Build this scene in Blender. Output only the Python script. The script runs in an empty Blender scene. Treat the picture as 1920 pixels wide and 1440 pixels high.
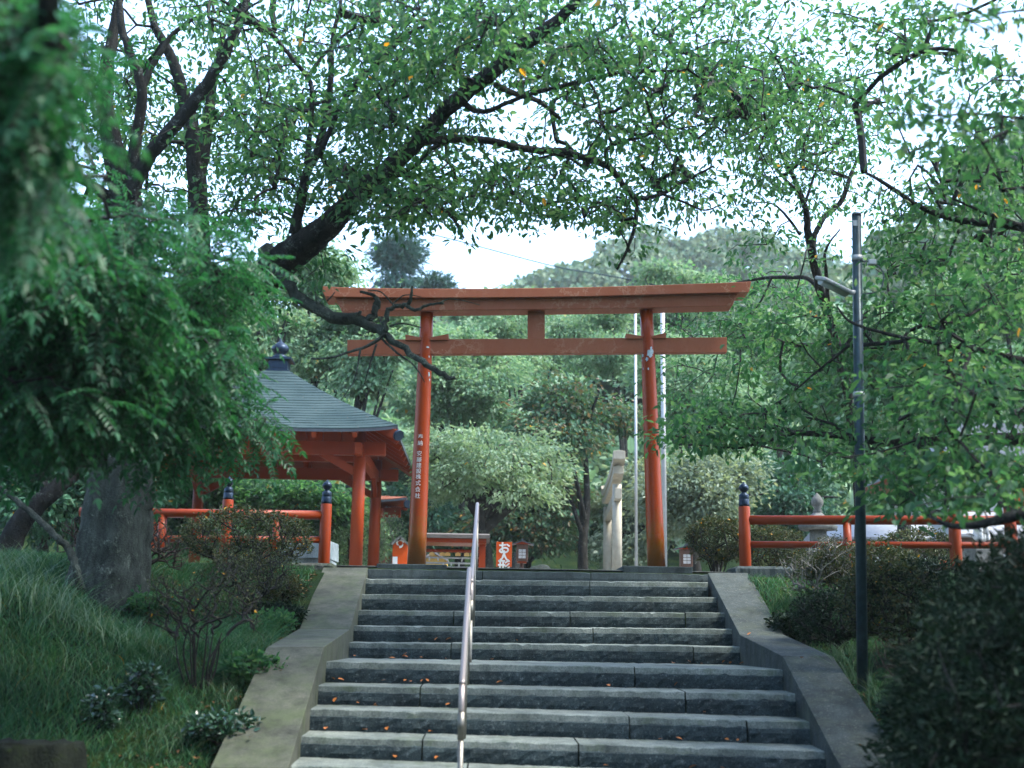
import bpy, math, random
import numpy as np
from mathutils import Vector, Matrix

# ------------------------------------------------------------------ camera, world, sun, exposure
SC = bpy.context.scene
COL = SC.collection
F_PX = 2400.0                                  # focal length in pixels of the 1920 px wide photograph
CAM = np.array([0.0, 0.0, 1.6])
PITCH = math.atan(489.0 / F_PX)
YAW = math.radians(1.15)
ROLL = 0.016
_f = np.array([math.sin(YAW) * math.cos(PITCH), math.cos(YAW) * math.cos(PITCH), math.sin(PITCH)])
_r = np.array([math.cos(YAW), -math.sin(YAW), 0.0])
_u = np.cross(_r, _f)
RR = _r * math.cos(ROLL) + _u * math.sin(ROLL)
UU = _u * math.cos(ROLL) - _r * math.sin(ROLL)
FF = _f
cd = bpy.data.cameras.new('camera')
cam = bpy.data.objects.new('camera', cd)
COL.objects.link(cam)
m4 = Matrix.Identity(4)
for i in range(3):
    m4[i][0], m4[i][1], m4[i][2], m4[i][3] = RR[i], UU[i], -FF[i], CAM[i]
cam.matrix_world = m4
cd.sensor_width = 36.0
cd.lens = 36.0 * F_PX / 1920.0
cd.clip_start = 0.1
cd.clip_end = 3000
cd.dof.use_dof = True
cd.dof.focus_distance = 14.8
cd.dof.aperture_fstop = 1.5
SC.camera = cam

SUN_EL, SUN_AZ = math.radians(57), math.radians(102)     # azimuth clockwise from +Y: light comes from the right
world = bpy.data.worlds.new('World')
SC.world = world
world.use_nodes = True
wn = world.node_tree
bg = wn.nodes['Background']
sky = wn.nodes.new('ShaderNodeTexSky')
sky.sky_type = 'NISHITA'
sky.sun_disc = False
sky.sun_elevation = SUN_EL
sky.sun_rotation = SUN_AZ
sky.dust_density = 1.5
sky.air_density = 1.0
sky.ozone_density = 1.3
wn.links.new(sky.outputs['Color'], bg.inputs['Color'])
bg.inputs['Strength'].default_value = 0.15
sd = bpy.data.lights.new('sun', 'SUN')
sd.energy = 1.5
sd.angle = math.radians(11)
sd.color = (1.0, 0.95, 0.86)
sun = bpy.data.objects.new('sun', sd)
COL.objects.link(sun)
_sd = Vector((math.sin(SUN_AZ) * math.cos(SUN_EL), math.cos(SUN_AZ) * math.cos(SUN_EL), math.sin(SUN_EL)))
sun.rotation_euler = (-_sd).to_track_quat('-Z', 'Y').to_euler()
sun.location = (20, 10, 40)
SC.view_settings.view_transform = 'Standard'
SC.view_settings.look = 'None'
SC.view_settings.exposure = 2.65
SC.view_settings.gamma = 1.0
SC.view_settings.use_curve_mapping = False
cy = SC.cycles
cy.max_bounces = 7
cy.diffuse_bounces = 3
cy.glossy_bounces = 2
cy.transmission_bounces = 4
cy.transparent_max_bounces = 6
cy.volume_bounces = 1
cy.use_denoising = True
cy.sample_clamp_indirect = 6.0
cy.caustics_reflective = False
cy.caustics_refractive = False

# ------------------------------------------------------------------ helpers
rng = np.random.default_rng(7)
random.seed(7)
S = 9.37                                       # metres of depth for one unit of the stair measurements
ZP = 2.5                                       # level of the upper court


def P(px, py, Y):
    """point of the world plane at depth Y seen at a pixel of the photograph"""
    d = FF + RR * ((px - 960.0) / F_PX) - UU * ((py - 720.0) / F_PX)
    t = (Y - CAM[1]) / d[1]
    return CAM + d * t


def PV(px, py, Y):
    px, py, Y = np.asarray(px, float), np.asarray(py, float), np.asarray(Y, float)
    d = FF[None] + RR[None] * ((px - 960.0) / F_PX)[:, None] - UU[None] * ((py - 720.0) / F_PX)[:, None]
    return CAM[None] + d * (Y / d[:, 1])[:, None]


def tag(o, label=None, cat=None, group=None, kind=None):
    if label: o['label'] = label
    if cat: o['category'] = cat
    if group: o['group'] = group
    if kind: o['kind'] = kind
    return o


def empty(name, loc=(0, 0, 0)):
    o = bpy.data.objects.new(name, None)
    o.empty_display_size = 0.2
    o.location = loc
    COL.objects.link(o)
    return o


def link(name, me, mats, parent=None, smooth=None):
    if not isinstance(mats, (list, tuple)): mats = [mats]
    for m in mats: me.materials.append(m)
    if smooth is not None and len(me.polygons):
        me.polygons.foreach_set('use_smooth', np.full(len(me.polygons), bool(smooth)))
    o = bpy.data.objects.new(name, me)
    COL.objects.link(o)
    if parent is not None:
        o.parent = parent
        o.matrix_parent_inverse = Matrix.Translation(-Vector(parent.location))
        if parent.parent is not None:
            o.matrix_parent_inverse = Matrix.Identity(4)
    return o


def np_mesh(name, V, Q, mi=None):
    """mesh from vertex array and an (n,4) or (n,3) face array"""
    me = bpy.data.meshes.new(name)
    V = np.ascontiguousarray(V, dtype=np.float32)
    Q = np.ascontiguousarray(Q, dtype=np.int32)
    n, k = Q.shape
    me.vertices.add(len(V)); me.vertices.foreach_set('co', V.ravel())
    me.loops.add(n * k); me.loops.foreach_set('vertex_index', Q.ravel())
    me.polygons.add(n)
    me.polygons.foreach_set('loop_start', np.arange(0, n * k, k, dtype=np.int32))
    if mi is not None: me.polygons.foreach_set('material_index', np.asarray(mi, dtype=np.int32))
    me.update(calc_edges=True)
    return me


class MB:
    def __init__(s): s.v = []; s.f = []; s.mi = []; s.sm = []

    def add(s, vs, fs, mi=0, sm=False):
        o = len(s.v)
        s.v += [tuple(map(float, v)) for v in vs]
        for f in fs:
            s.f.append(tuple(i + o for i in f)); s.mi.append(mi); s.sm.append(sm)
        return s

    def box(s, a, b, mi=0):
        x0, y0, z0 = [min(p, q) for p, q in zip(a, b)]; x1, y1, z1 = [max(p, q) for p, q in zip(a, b)]
        return s.add([(x0, y0, z0), (x1, y0, z0), (x1, y1, z0), (x0, y1, z0), (x0, y0, z1), (x1, y0, z1), (x1, y1, z1), (x0, y1, z1)],
                     [(0, 3, 2, 1), (4, 5, 6, 7), (0, 1, 5, 4), (1, 2, 6, 5), (2, 3, 7, 6), (3, 0, 4, 7)], mi)

    def bar(s, p0, p1, w, h, mi=0, up=(0, 0, 1)):
        p0, p1 = np.array(p0, float), np.array(p1, float)
        d = p1 - p0; d /= np.linalg.norm(d)
        sx = np.cross(d, np.array(up, float)); sx /= np.linalg.norm(sx)
        uz = np.cross(sx, d)
        a, b = sx * w / 2, uz * h / 2
        vs = [p0 - a - b, p0 + a - b, p0 + a + b, p0 - a + b, p1 - a - b, p1 + a - b, p1 + a + b, p1 - a + b]
        return s.add(vs, [(0, 1, 2, 3), (7, 6, 5, 4), (0, 4, 5, 1), (1, 5, 6, 2), (2, 6, 7, 3), (3, 7, 4, 0)], mi)

    def cyl(s, p0, p1, r0, r1=None, n=20, mi=0, caps=True):
        r1 = r0 if r1 is None else r1
        return s.tube([p0, p1], [r0, r1], n, mi, caps)

    def tube(s, pts, rad, n=10, mi=0, caps=True, rough=0.0, seed=0):
        pts = np.asarray(pts, float); rad = np.asarray(rad, float) * np.ones(len(pts))
        T = np.gradient(pts, axis=0); T /= np.linalg.norm(T, axis=1)[:, None] + 1e-12
        ref = np.array([0.31, 0.95, 0.02]) if abs(T[0][2]) > 0.8 else np.array([0.0, 0.0, 1.0])
        u = np.cross(T[0], ref); u /= np.linalg.norm(u)
        rg = np.random.default_rng(seed)
        ph = rg.uniform(0, 6.28, 6)
        vs = []
        ang = np.linspace(0, 2 * math.pi, n, endpoint=False)
        for i in range(len(pts)):
            u = u - T[i] * u.dot(T[i]); u /= np.linalg.norm(u)
            w = np.cross(T[i], u)
            r = np.full(n, rad[i])
            if rough:
                r = r * (1 + rough * (np.sin(3 * ang + ph[0] + i * 0.12) + 0.6 * np.sin(5 * ang + ph[1] - i * 0.15) + 0.35 * np.sin(9 * ang + ph[2]) + rg.normal(0, 0.22, n)))
            vs += list(pts[i][None] + np.outer(np.cos(ang) * r, u) + np.outer(np.sin(ang) * r, w))
        fs = []
        for i in range(len(pts) - 1):
            for j in range(n):
                k = (j + 1) % n
                fs.append((i * n + j, i * n + k, (i + 1) * n + k, (i + 1) * n + j))
        s.add(vs, fs, mi, True)
        if caps:
            o = len(s.v) - len(vs)
            s.f.append(tuple(o + j for j in reversed(range(n)))); s.mi.append(mi); s.sm.append(False)
            s.f.append(tuple(o + (len(pts) - 1) * n + j for j in range(n))); s.mi.append(mi); s.sm.append(False)
        return s

    def lathe(s, prof, c, n=20, mi=0):
        vs = []; fs = []
        for r, z in prof:
            for j in range(n):
                a = 2 * math.pi * j / n
                vs.append((c[0] + r * math.cos(a), c[1] + r * math.sin(a), c[2] + z))
        for i in range(len(prof) - 1):
            for j in range(n):
                k = (j + 1) % n
                fs.append((i * n + j, i * n + k, (i + 1) * n + k, (i + 1) * n + j))
        s.add(vs, fs, mi, True)
        o = len(s.v) - len(vs)
        s.f.append(tuple(o + j for j in reversed(range(n)))); s.mi.append(mi); s.sm.append(False)
        s.f.append(tuple(o + (len(prof) - 1) * n + j for j in range(n))); s.mi.append(mi); s.sm.append(False)
        return s

    def extr(s, poly, vec, mi=0):
        poly = [np.array(p, float) for p in poly]; vec = np.array(vec, float); n = len(poly)
        vs = poly + [p + vec for p in poly]
        fs = [tuple(range(n)), tuple(reversed(range(n, 2 * n)))]
        for i in range(n):
            j = (i + 1) % n
            fs.append((i, i + n, j + n, j))
        return s.add(vs, fs, mi)

    def build(s, name, mats, parent=None, bevel=0.0, fix=True):
        me = bpy.data.meshes.new(name)
        me.from_pydata(s.v, [], s.f)
        me.polygons.foreach_set('material_index', s.mi)
        me.polygons.foreach_set('use_smooth', s.sm)
        me.update()
        if fix:
            import bmesh
            bm = bmesh.new(); bm.from_mesh(me); bmesh.ops.recalc_face_normals(bm, faces=bm.faces); bm.to_mesh(me); bm.free()
        o = link(name, me, mats, parent)
        if bevel:
            b = o.modifiers.new('bevel', 'BEVEL'); b.width = bevel; b.segments = 2; b.limit_method = 'ANGLE'; b.angle_limit = math.radians(40)
        return o


# ------------------------------------------------------------------ materials
MATS = {}


def nodes(name):
    m = bpy.data.materials.new(name)
    m.use_nodes = True
    MATS[name] = m
    nt = m.node_tree
    return m, nt, nt.nodes['Principled BSDF']


def N(nt, t, **kw):
    n = nt.nodes.new('ShaderNode' + t)
    for k, v in kw.items():
        if k in n.inputs.keys() if isinstance(k, str) else False: n.inputs[k].default_value = v
        else: setattr(n, k, v)
    return n


def noise(nt, scale, detail=5, rough=0.6, coord='Object', stretch=None, dist=0.0):
    tc = nt.nodes.new('ShaderNodeTexCoord')
    n = nt.nodes.new('ShaderNodeTexNoise')
    n.inputs['Scale'].default_value = scale; n.inputs['Detail'].default_value = detail; n.inputs['Roughness'].default_value = rough
    n.inputs['Distortion'].default_value = dist
    if stretch:
        mp = nt.nodes.new('ShaderNodeMapping'); mp.inputs['Scale'].default_value = stretch
        nt.links.new(tc.outputs[coord], mp.inputs['Vector']); nt.links.new(mp.outputs['Vector'], n.inputs['Vector'])
    else:
        nt.links.new(tc.outputs[coord], n.inputs['Vector'])
    return n


def ramp(nt, fac, stops, interp='LINEAR'):
    r = nt.nodes.new('ShaderNodeValToRGB')
    r.color_ramp.interpolation = interp
    els = r.color_ramp.elements
    while len(els) < len(stops): els.new(0.5)
    for e, (p, c) in zip(els, stops):
        e.position = p; e.color = (*c, 1) if len(c) == 3 else c
    nt.links.new(fac, r.inputs['Fac'])
    return r


def mix(nt, fac, a, b, mode='MIX'):
    n = nt.nodes.new('ShaderNodeMix'); n.data_type = 'RGBA'; n.blend_type = mode
    for sock, v in ((0, fac), (6, a), (7, b)):
        if isinstance(v, (int, float)): n.inputs[sock].default_value = v
        elif isinstance(v, tuple): n.inputs[sock].default_value = (*v, 1)
        else: nt.links.new(v, n.inputs[sock])
    return n.outputs[2]


def bump(nt, b, h, strength=0.4, dist=0.02):
    n = nt.nodes.new('ShaderNodeBump'); n.inputs['Strength'].default_value = strength; n.inputs['Distance'].default_value = dist
    nt.links.new(h, n.inputs['Height']); nt.links.new(n.outputs['Normal'], b.inputs['Normal'])


def mat_stone(name, c0, c1, moss=None, moss_amt=0.5, scale=60, bstr=0.4, rough=0.85, big=2.0, speck=None):
    m, nt, b = nodes(name)
    n1 = noise(nt, scale, 4, 0.7); n2 = noise(nt, big, 5, 0.65)
    c = ramp(nt, n1.outputs['Fac'], [(0.32, c0), (0.68, c1)]).outputs['Color']
    d = ramp(nt, n2.outputs['Fac'], [(0.28, (0.38, 0.41, 0.40)), (0.48, (0.8, 0.82, 0.8)), (0.68, (1.15, 1.13, 1.1))]).outputs['Color']
    c = mix(nt, 1.0, c, d, 'MULTIPLY')
    if speck:
        n5 = noise(nt, 34, 5, 0.85)
        c = mix(nt, ramp(nt, n5.outputs['Fac'], [(0.56, (0, 0, 0)), (0.66, (0.85, 0.85, 0.85))]).outputs['Color'], c, speck)
    if moss:
        n3 = noise(nt, 3.1, 6, 0.7)
        f = ramp(nt, n3.outputs['Fac'], [(0.62 - 0.25 * moss_amt, (0, 0, 0)), (0.72 - 0.05 * moss_amt, (1, 1, 1))]).outputs['Color']
        g = mix(nt, 0.75, c, moss)
        c = mix(nt, f, c, g)
    n4 = noise(nt, 7.0, 6, 0.75, stretch=(1, 1, 0.45))
    c = mix(nt, 1.0, c, ramp(nt, n4.outputs['Fac'], [(0.3, (0.5, 0.52, 0.5)), (0.55, (1, 1, 1)), (0.75, (1.15, 1.15, 1.1))]).outputs['Color'], 'MULTIPLY')
    nt.links.new(c, b.inputs['Base Color'])
    b.inputs['Roughness'].default_value = rough
    b.inputs['Specular IOR Level'].default_value = 0.18
    bump(nt, b, n1.outputs['Fac'], bstr, 0.01)
    return m


def mat_paint(name, c, worn, dirt, rough=0.35, amt=0.5, speck=None, base_dirt=None):
    m, nt, b = nodes(name)
    n1 = noise(nt, 3.0, 6, 0.7, stretch=(1, 1, 0.4)); n2 = noise(nt, 45, 4, 0.7)
    f = ramp(nt, n1.outputs['Fac'], [(0.5 - 0.1 * amt, (0, 0, 0)), (0.8, (1, 1, 1))]).outputs['Color']
    col = mix(nt, f, c, worn)
    f2 = ramp(nt, n2.outputs['Fac'], [(0.56, (0, 0, 0)), (0.75, (1, 1, 1))]).outputs['Color']
    k = nt.nodes.new('ShaderNodeMath'); k.operation = 'MULTIPLY'; k.inputs[1].default_value = amt
    nt.links.new(f2, k.inputs[0])
    col = mix(nt, k.outputs[0], col, dirt)
    if speck:
        v = nt.nodes.new('ShaderNodeTexVoronoi'); v.feature = 'DISTANCE_TO_EDGE'; v.inputs['Scale'].default_value = 5.0
        nz = noise(nt, 4.0, 5, 0.7); tc = nt.nodes.new('ShaderNodeTexCoord')
        vm = mix(nt, 0.35, tc.outputs['Object'], nz.outputs['Color'])
        nt.links.new(vm, v.inputs['Vector'])
        fl = ramp(nt, v.outputs['Distance'], [(0.0, (0.9, 0.9, 0.9)), (0.05, (0, 0, 0))]).outputs['Color']
        big = noise(nt, 1.3, 3, 0.5)
        fb = ramp(nt, big.outputs['Fac'], [(0.46, (0, 0, 0)), (0.56, (1, 1, 1))]).outputs['Color']
        fl = mix(nt, 1.0, fl, fb, 'MULTIPLY')
        col = mix(nt, fl, col, speck)
    if base_dirt:
        # weathered, lichen-stained foot of the pillar (the foot stands at z = 2.6)
        tc = nt.nodes.new('ShaderNodeTexCoord'); sp = nt.nodes.new('ShaderNodeSeparateXYZ')
        nt.links.new(tc.outputs['Object'], sp.inputs[0])
        n3 = noise(nt, 9, 6, 0.75)
        a = nt.nodes.new('ShaderNodeMath'); a.operation = 'MULTIPLY_ADD'; a.inputs[1].default_value = 1.1
        nt.links.new(n3.outputs['Fac'], a.inputs[0]); 
        s2 = nt.nodes.new('ShaderNodeMath'); s2.operation = 'MULTIPLY_ADD'; s2.inputs[1].default_value = -0.62; s2.inputs[2].default_value = 0.62 * 2.6
        nt.links.new(sp.outputs['Z'], s2.inputs[0]); nt.links.new(s2.outputs[0], a.inputs[2])
        fz = ramp(nt, a.outputs[0], [(0.12, (0, 0, 0)), (0.52, (0.8, 0.8, 0.8))]).outputs['Color']
        col = mix(nt, fz, col, base_dirt)
    nt.links.new(col, b.inputs['Base Color'])
    rr = ramp(nt, n2.outputs['Fac'], [(0.3, (rough,) * 3), (0.75, (min(1, rough + 0.3),) * 3)]).outputs['Color']
    nt.links.new(rr, b.inputs['Roughness'])
    b.inputs['Specular IOR Level'].default_value = 0.22
    bump(nt, b, n2.outputs['Fac'], 0.12, 0.004)
    return m


def mat_plain(name, c, rough=0.6, metal=0.0, var=0.25, scale=12, bstr=0.1, spec=0.25):
    m, nt, b = nodes(name)
    n1 = noise(nt, scale, 5, 0.65)
    lo = tuple(x * (1 - var) for x in c); hi = tuple(min(1, x * (1 + var)) for x in c)
    r = ramp(nt, n1.outputs['Fac'], [(0.3, lo), (0.7, hi)])
    nt.links.new(r.outputs['Color'], b.inputs['Base Color'])
    b.inputs['Roughness'].default_value = rough; b.inputs['Metallic'].default_value = metal
    b.inputs['Specular IOR Level'].default_value = spec
    bump(nt, b, n1.outputs['Fac'], bstr, 0.01)
    return m


def mat_bark(name, c0, c1, lichen=None, scale=14):
    m, nt, b = nodes(name)
    n1 = noise(nt, scale, 6, 0.75, stretch=(1, 1, 0.35)); n2 = noise(nt, 9, 6, 0.8); n3 = noise(nt, 60, 3, 0.7)
    c = ramp(nt, n1.outputs['Fac'], [(0.3, c0), (0.7, c1)]).outputs['Color']
    if lichen:
        f = ramp(nt, n2.outputs['Fac'], [(0.55, (0, 0, 0)), (0.66, (1, 1, 1))]).outputs['Color']
        f = mix(nt, 1.0, f, ramp(nt, n3.outputs['Fac'], [(0.4, (0, 0, 0)), (0.6, (1, 1, 1))]).outputs['Color'], 'MULTIPLY')
        c = mix(nt, f, c, lichen)
    nt.links.new(c, b.inputs['Base Color'])
    b.inputs['Roughness'].default_value = 0.9
    b.inputs['Specular IOR Level'].default_value = 0.08
    ad = nt.nodes.new('ShaderNodeMath'); ad.operation = 'ADD'
    nt.links.new(n1.outputs['Fac'], ad.inputs[0]); nt.links.new(n3.outputs['Fac'], ad.inputs[1])
    bump(nt, b, ad.outputs[0], 0.8, 0.03)
    return m


def mat_leaf(name, cols, trans=0.35, rough=0.48, yellow=0.004, spec=0.26, tcol=(1.5, 1.35, 0.7)):
    """leaf: every leaf is one island and gets its own green"""
    m, nt, b = nodes(name)
    g = nt.nodes.new('ShaderNodeNewGeometry')
    n = len(cols)
    stops = [(i / (n - 1) * (1 - yellow) * 0.999, c) for i, c in enumerate(cols)]
    if yellow > 0: stops += [(1 - yellow + 0.0001, (0.45, 0.24, 0.02))]
    r = ramp(nt, g.outputs['Random Per Island'], stops)
    nz = noise(nt, 1.2, 3, 0.6)
    v = ramp(nt, nz.outputs['Fac'], [(0.3, (0.72, 0.78, 0.78)), (0.7, (1.2, 1.15, 1.05))]).outputs['Color']
    c = mix(nt, 1.0, r.outputs['Color'], v, 'MULTIPLY')
    nt.links.new(c, b.inputs['Base Color'])
    b.inputs['Roughness'].default_value = rough
    b.inputs['Specular IOR Level'].default_value = spec
    if trans > 0:
        t = nt.nodes.new('ShaderNodeBsdfTranslucent')
        tc = mix(nt, 1.0, c, tcol, 'MULTIPLY')
        nt.links.new(tc, t.inputs['Color'])
        ms = nt.nodes.new('ShaderNodeMixShader'); ms.inputs[0].default_value = trans
        out = nt.nodes['Material Output']
        nt.links.new(b.outputs[0], ms.inputs[1]); nt.links.new(t.outputs[0], ms.inputs[2])
        nt.links.new(ms.outputs[0], out.inputs['Surface'])
    return m


VERM = mat_paint('vermilion_paint', (0.2139, 0.02651, 0.001027), (0.1711, 0.02286, 0.001797), (0.1069, 0.02286, 0.005133), 0.30, 0.35)
PILLAR = mat_paint('pillar_paint', (0.2377, 0.02945, 0.0008551), (0.202, 0.0254, 0.001141), (0.1307, 0.0254, 0.004277), 0.22, 0.3, base_dirt=(0.1544, 0.06603, 0.008551))
FADED = mat_paint('faded_red_paint', (0.255, 0.07671, 0.03506), (0.289, 0.1091, 0.05737), (0.136, 0.04845, 0.0255), 0.5, 0.5, speck=(0.357, 0.1777, 0.1084))
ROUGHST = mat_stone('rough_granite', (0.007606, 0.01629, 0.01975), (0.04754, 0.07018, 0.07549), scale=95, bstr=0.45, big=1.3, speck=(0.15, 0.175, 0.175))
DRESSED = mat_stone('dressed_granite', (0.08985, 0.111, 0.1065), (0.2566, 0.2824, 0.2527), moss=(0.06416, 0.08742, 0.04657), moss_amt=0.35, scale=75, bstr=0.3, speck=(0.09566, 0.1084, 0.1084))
CONC = mat_stone('mossy_concrete', (0.04964, 0.05442, 0.04222), (0.09936, 0.1028, 0.0804), moss=(0.05377, 0.07257, 0.03217), moss_amt=0.7, scale=90, bstr=0.25)
CONC2 = mat_stone('shaded_concrete', (0.02898, 0.0391, 0.04009), (0.06624, 0.0805, 0.07728), moss=(0.06624, 0.0782, 0.05313), moss_amt=0.5, scale=90, bstr=0.25, speck=(0.161, 0.161, 0.1265))  # parapet concrete with the right side's tree shade put into its colour
CURB = mat_stone('dark_curb_stone', (0.03672, 0.0504, 0.05544), (0.0816, 0.1032, 0.1058), moss=(0.0408, 0.0576, 0.04032), moss_amt=0.3, scale=80)
OLDST = mat_stone('old_mossy_stone', (0.03, 0.036, 0.033), (0.132, 0.138, 0.126), moss=(0.036, 0.054, 0.018), moss_amt=0.8, scale=30, bstr=0.8)
LANTST = mat_stone('lantern_stone', (0.1013, 0.1046, 0.1013), (0.1755, 0.1789, 0.1688), scale=60)
STEEL = mat_plain('brushed_steel', (0.32, 0.275, 0.25), 0.50, 1.0, 0.06, 60, 0.05)
STEELD = mat_plain('dull_steel', (0.20, 0.19, 0.16), 0.45, 0.9, 0.2, 30, 0.05)
FINIAL = mat_plain('dark_blue_metal', (0.016, 0.0288, 0.048), 0.38, 0.6, 0.3, 20)
POLE = mat_plain('dark_green_pole', (0.022, 0.045, 0.055), 0.35, 0.3, 0.3, 20)
GALV = mat_plain('pale_metal', (0.3488, 0.36, 0.36), 0.4, 0.2, 0.1, 20)
WHITE = mat_plain('white_paint', (0.4736, 0.4864, 0.4736), 0.5, 0.0, 0.08, 20)
PALEWOOD = mat_plain('pale_weathered_wood', (0.3225, 0.2957, 0.2298), 0.7, 0.0, 0.16, 9, 0.15)
OCHRE = mat_plain('ochre_wall', (0.55, 0.36, 0.10), 0.7)
DARKWOOD = mat_plain('dark_brown_wood', (0.09, 0.05, 0.035), 0.6)
BOARD = mat_plain('orange_board', (0.459, 0.06056, 0.003187), 0.45, 0, 0.06)
LETTER = mat_plain('white_lettering', (0.64, 0.64, 0.608), 0.6, 0, 0.05)
RUST = mat_plain('chipped_primer', (0.30, 0.40, 0.44), 0.7, 0, 0.4, 60)
PAPER = mat_plain('white_paper', (0.432, 0.444, 0.432), 0.8, 0, 0.1)
PLAQUE = mat_plain('plaque_wood', (0.55, 0.36, 0.13), 0.7, 0, 0.2)
DULLROOF = mat_plain('dull_sheet_roof', (0.20, 0.21, 0.22), 0.5, 0.1, 0.15, 12)
DARKROOF = mat_plain('dark_roof', (0.05, 0.06, 0.07), 0.5)
BLOCK = mat_stone('blue_grey_stone', (0.18, 0.23, 0.26), (0.30, 0.35, 0.37), scale=70, bstr=0.15)
BARK = mat_bark('lichen_bark', (0.0084, 0.0091, 0.0084), (0.0385, 0.0385, 0.035), (0.168, 0.189, 0.168))
BARKM = mat_bark('mossy_bark', (0.01532, 0.01897, 0.01484), (0.07653, 0.08701, 0.06994), (0.1858, 0.2121, 0.159))
TWIG = mat_plain('twig_bark', (0.0168, 0.0162, 0.015), 0.85, 0, 0.4, 25)
DEADTWIG = mat_plain('grey_twig', (0.16, 0.155, 0.14), 0.85, 0, 0.4, 25)
REDTWIG = mat_plain('brown_twig', (0.048, 0.032, 0.024), 0.85, 0, 0.4, 25)
LEAF_C = mat_leaf('cherry_leaf', [(0.01625, 0.072, 0.03478), (0.02528, 0.099, 0.04554), (0.04062, 0.1305, 0.05796), (0.06771, 0.153, 0.0828)], 0.58, yellow=0.002, tcol=(2.2, 1.75, 1.05))
LEAF_R = mat_leaf('right_cherry_leaf', [(0.01495, 0.0704, 0.03562), (0.02492, 0.09856, 0.04615), (0.04154, 0.132, 0.05991), (0.06646, 0.1496, 0.08501)], 0.58, yellow=0.002, tcol=(2.2, 1.75, 1.05))
LEAF_P = mat_leaf('pinnate_leaf', [(0.007344, 0.05738, 0.02731), (0.01102, 0.08032, 0.03374), (0.01836, 0.1071, 0.04177), (0.0306, 0.1224, 0.06426)], 0.42, 0.45, yellow=0.0, spec=0.30, tcol=(2.3, 1.9, 1.15))
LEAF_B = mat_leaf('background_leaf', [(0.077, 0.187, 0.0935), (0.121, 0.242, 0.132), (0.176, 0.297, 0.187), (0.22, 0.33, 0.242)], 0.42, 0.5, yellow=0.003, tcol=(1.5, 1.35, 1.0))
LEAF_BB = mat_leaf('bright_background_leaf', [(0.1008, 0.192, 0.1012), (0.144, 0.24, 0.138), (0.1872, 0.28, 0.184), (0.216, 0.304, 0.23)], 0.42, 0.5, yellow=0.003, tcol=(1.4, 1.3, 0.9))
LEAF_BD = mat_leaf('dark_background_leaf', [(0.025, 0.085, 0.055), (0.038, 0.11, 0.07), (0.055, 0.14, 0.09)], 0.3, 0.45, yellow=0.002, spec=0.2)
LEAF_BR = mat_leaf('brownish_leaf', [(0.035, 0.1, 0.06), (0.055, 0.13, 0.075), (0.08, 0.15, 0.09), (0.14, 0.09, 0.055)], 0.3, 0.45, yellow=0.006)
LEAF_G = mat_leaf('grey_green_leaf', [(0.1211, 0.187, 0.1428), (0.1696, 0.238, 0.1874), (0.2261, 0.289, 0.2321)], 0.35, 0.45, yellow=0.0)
LEAF_PN = mat_leaf('pine_needle', [(0.03, 0.08, 0.08), (0.04, 0.11, 0.10), (0.06, 0.13, 0.115)], 0.15, 0.5, yellow=0.0)
LEAF_AZ = mat_leaf('azalea_leaf', [(0.0225, 0.04125, 0.01875), (0.03375, 0.05625, 0.0225), (0.0525, 0.07125, 0.03), (0.0675, 0.06, 0.0225)], 0.2, 0.5, yellow=0.004, spec=0.18)
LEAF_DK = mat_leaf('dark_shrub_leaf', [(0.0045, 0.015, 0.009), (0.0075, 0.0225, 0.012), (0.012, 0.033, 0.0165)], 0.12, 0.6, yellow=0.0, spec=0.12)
LEAF_SH = mat_leaf('glossy_shrub_leaf', [(0.02, 0.06, 0.035), (0.03, 0.08, 0.045)], 0.15, 0.22, yellow=0.0, spec=0.7)
GRASS = mat_leaf('grass_blade', [(0.01326, 0.06937, 0.03978), (0.02368, 0.09848, 0.04508), (0.04261, 0.1342, 0.05967), (0.08521, 0.1566, 0.07955)], 0.3, 0.5, yellow=0.002, spec=0.15)
GRASST = mat_leaf('tall_grass_blade', [(0.04501, 0.117, 0.054), (0.08104, 0.1621, 0.09), (0.1621, 0.2341, 0.153)], 0.3, 0.35, yellow=0.0)
FALLEN = mat_leaf('fallen_leaf', [(0.40, 0.13, 0.02), (0.30, 0.09, 0.02), (0.52, 0.24, 0.06)], 0.0, 0.6, yellow=0.0)
HILLF = mat_leaf('hill_foliage', [(0.05, 0.12, 0.07), (0.09, 0.16, 0.09), (0.15, 0.20, 0.12)], 0.2, 0.6, yellow=0.0)


def mat_soil():
    m, nt, b = nodes('mossy_soil')
    n1 = noise(nt, 3.0, 6, 0.7); n2 = noise(nt, 40, 5, 0.75)
    c = ramp(nt, n1.outputs['Fac'], [(0.32, (0.010, 0.018, 0.010)), (0.5, (0.014, 0.036, 0.012)), (0.68, (0.05, 0.065, 0.012))]).outputs['Color']
    d = ramp(nt, n2.outputs['Fac'], [(0.3, (0.5, 0.5, 0.5)), (0.7, (1.25, 1.2, 1.1))]).outputs['Color']
    nt.links.new(mix(nt, 1.0, c, d, 'MULTIPLY'), b.inputs['Base Color'])
    b.inputs['Roughness'].default_value = 0.95
    b.inputs['Specular IOR Level'].default_value = 0.05
    bump(nt, b, n2.outputs['Fac'], 1.0, 0.05)
    return m


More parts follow.
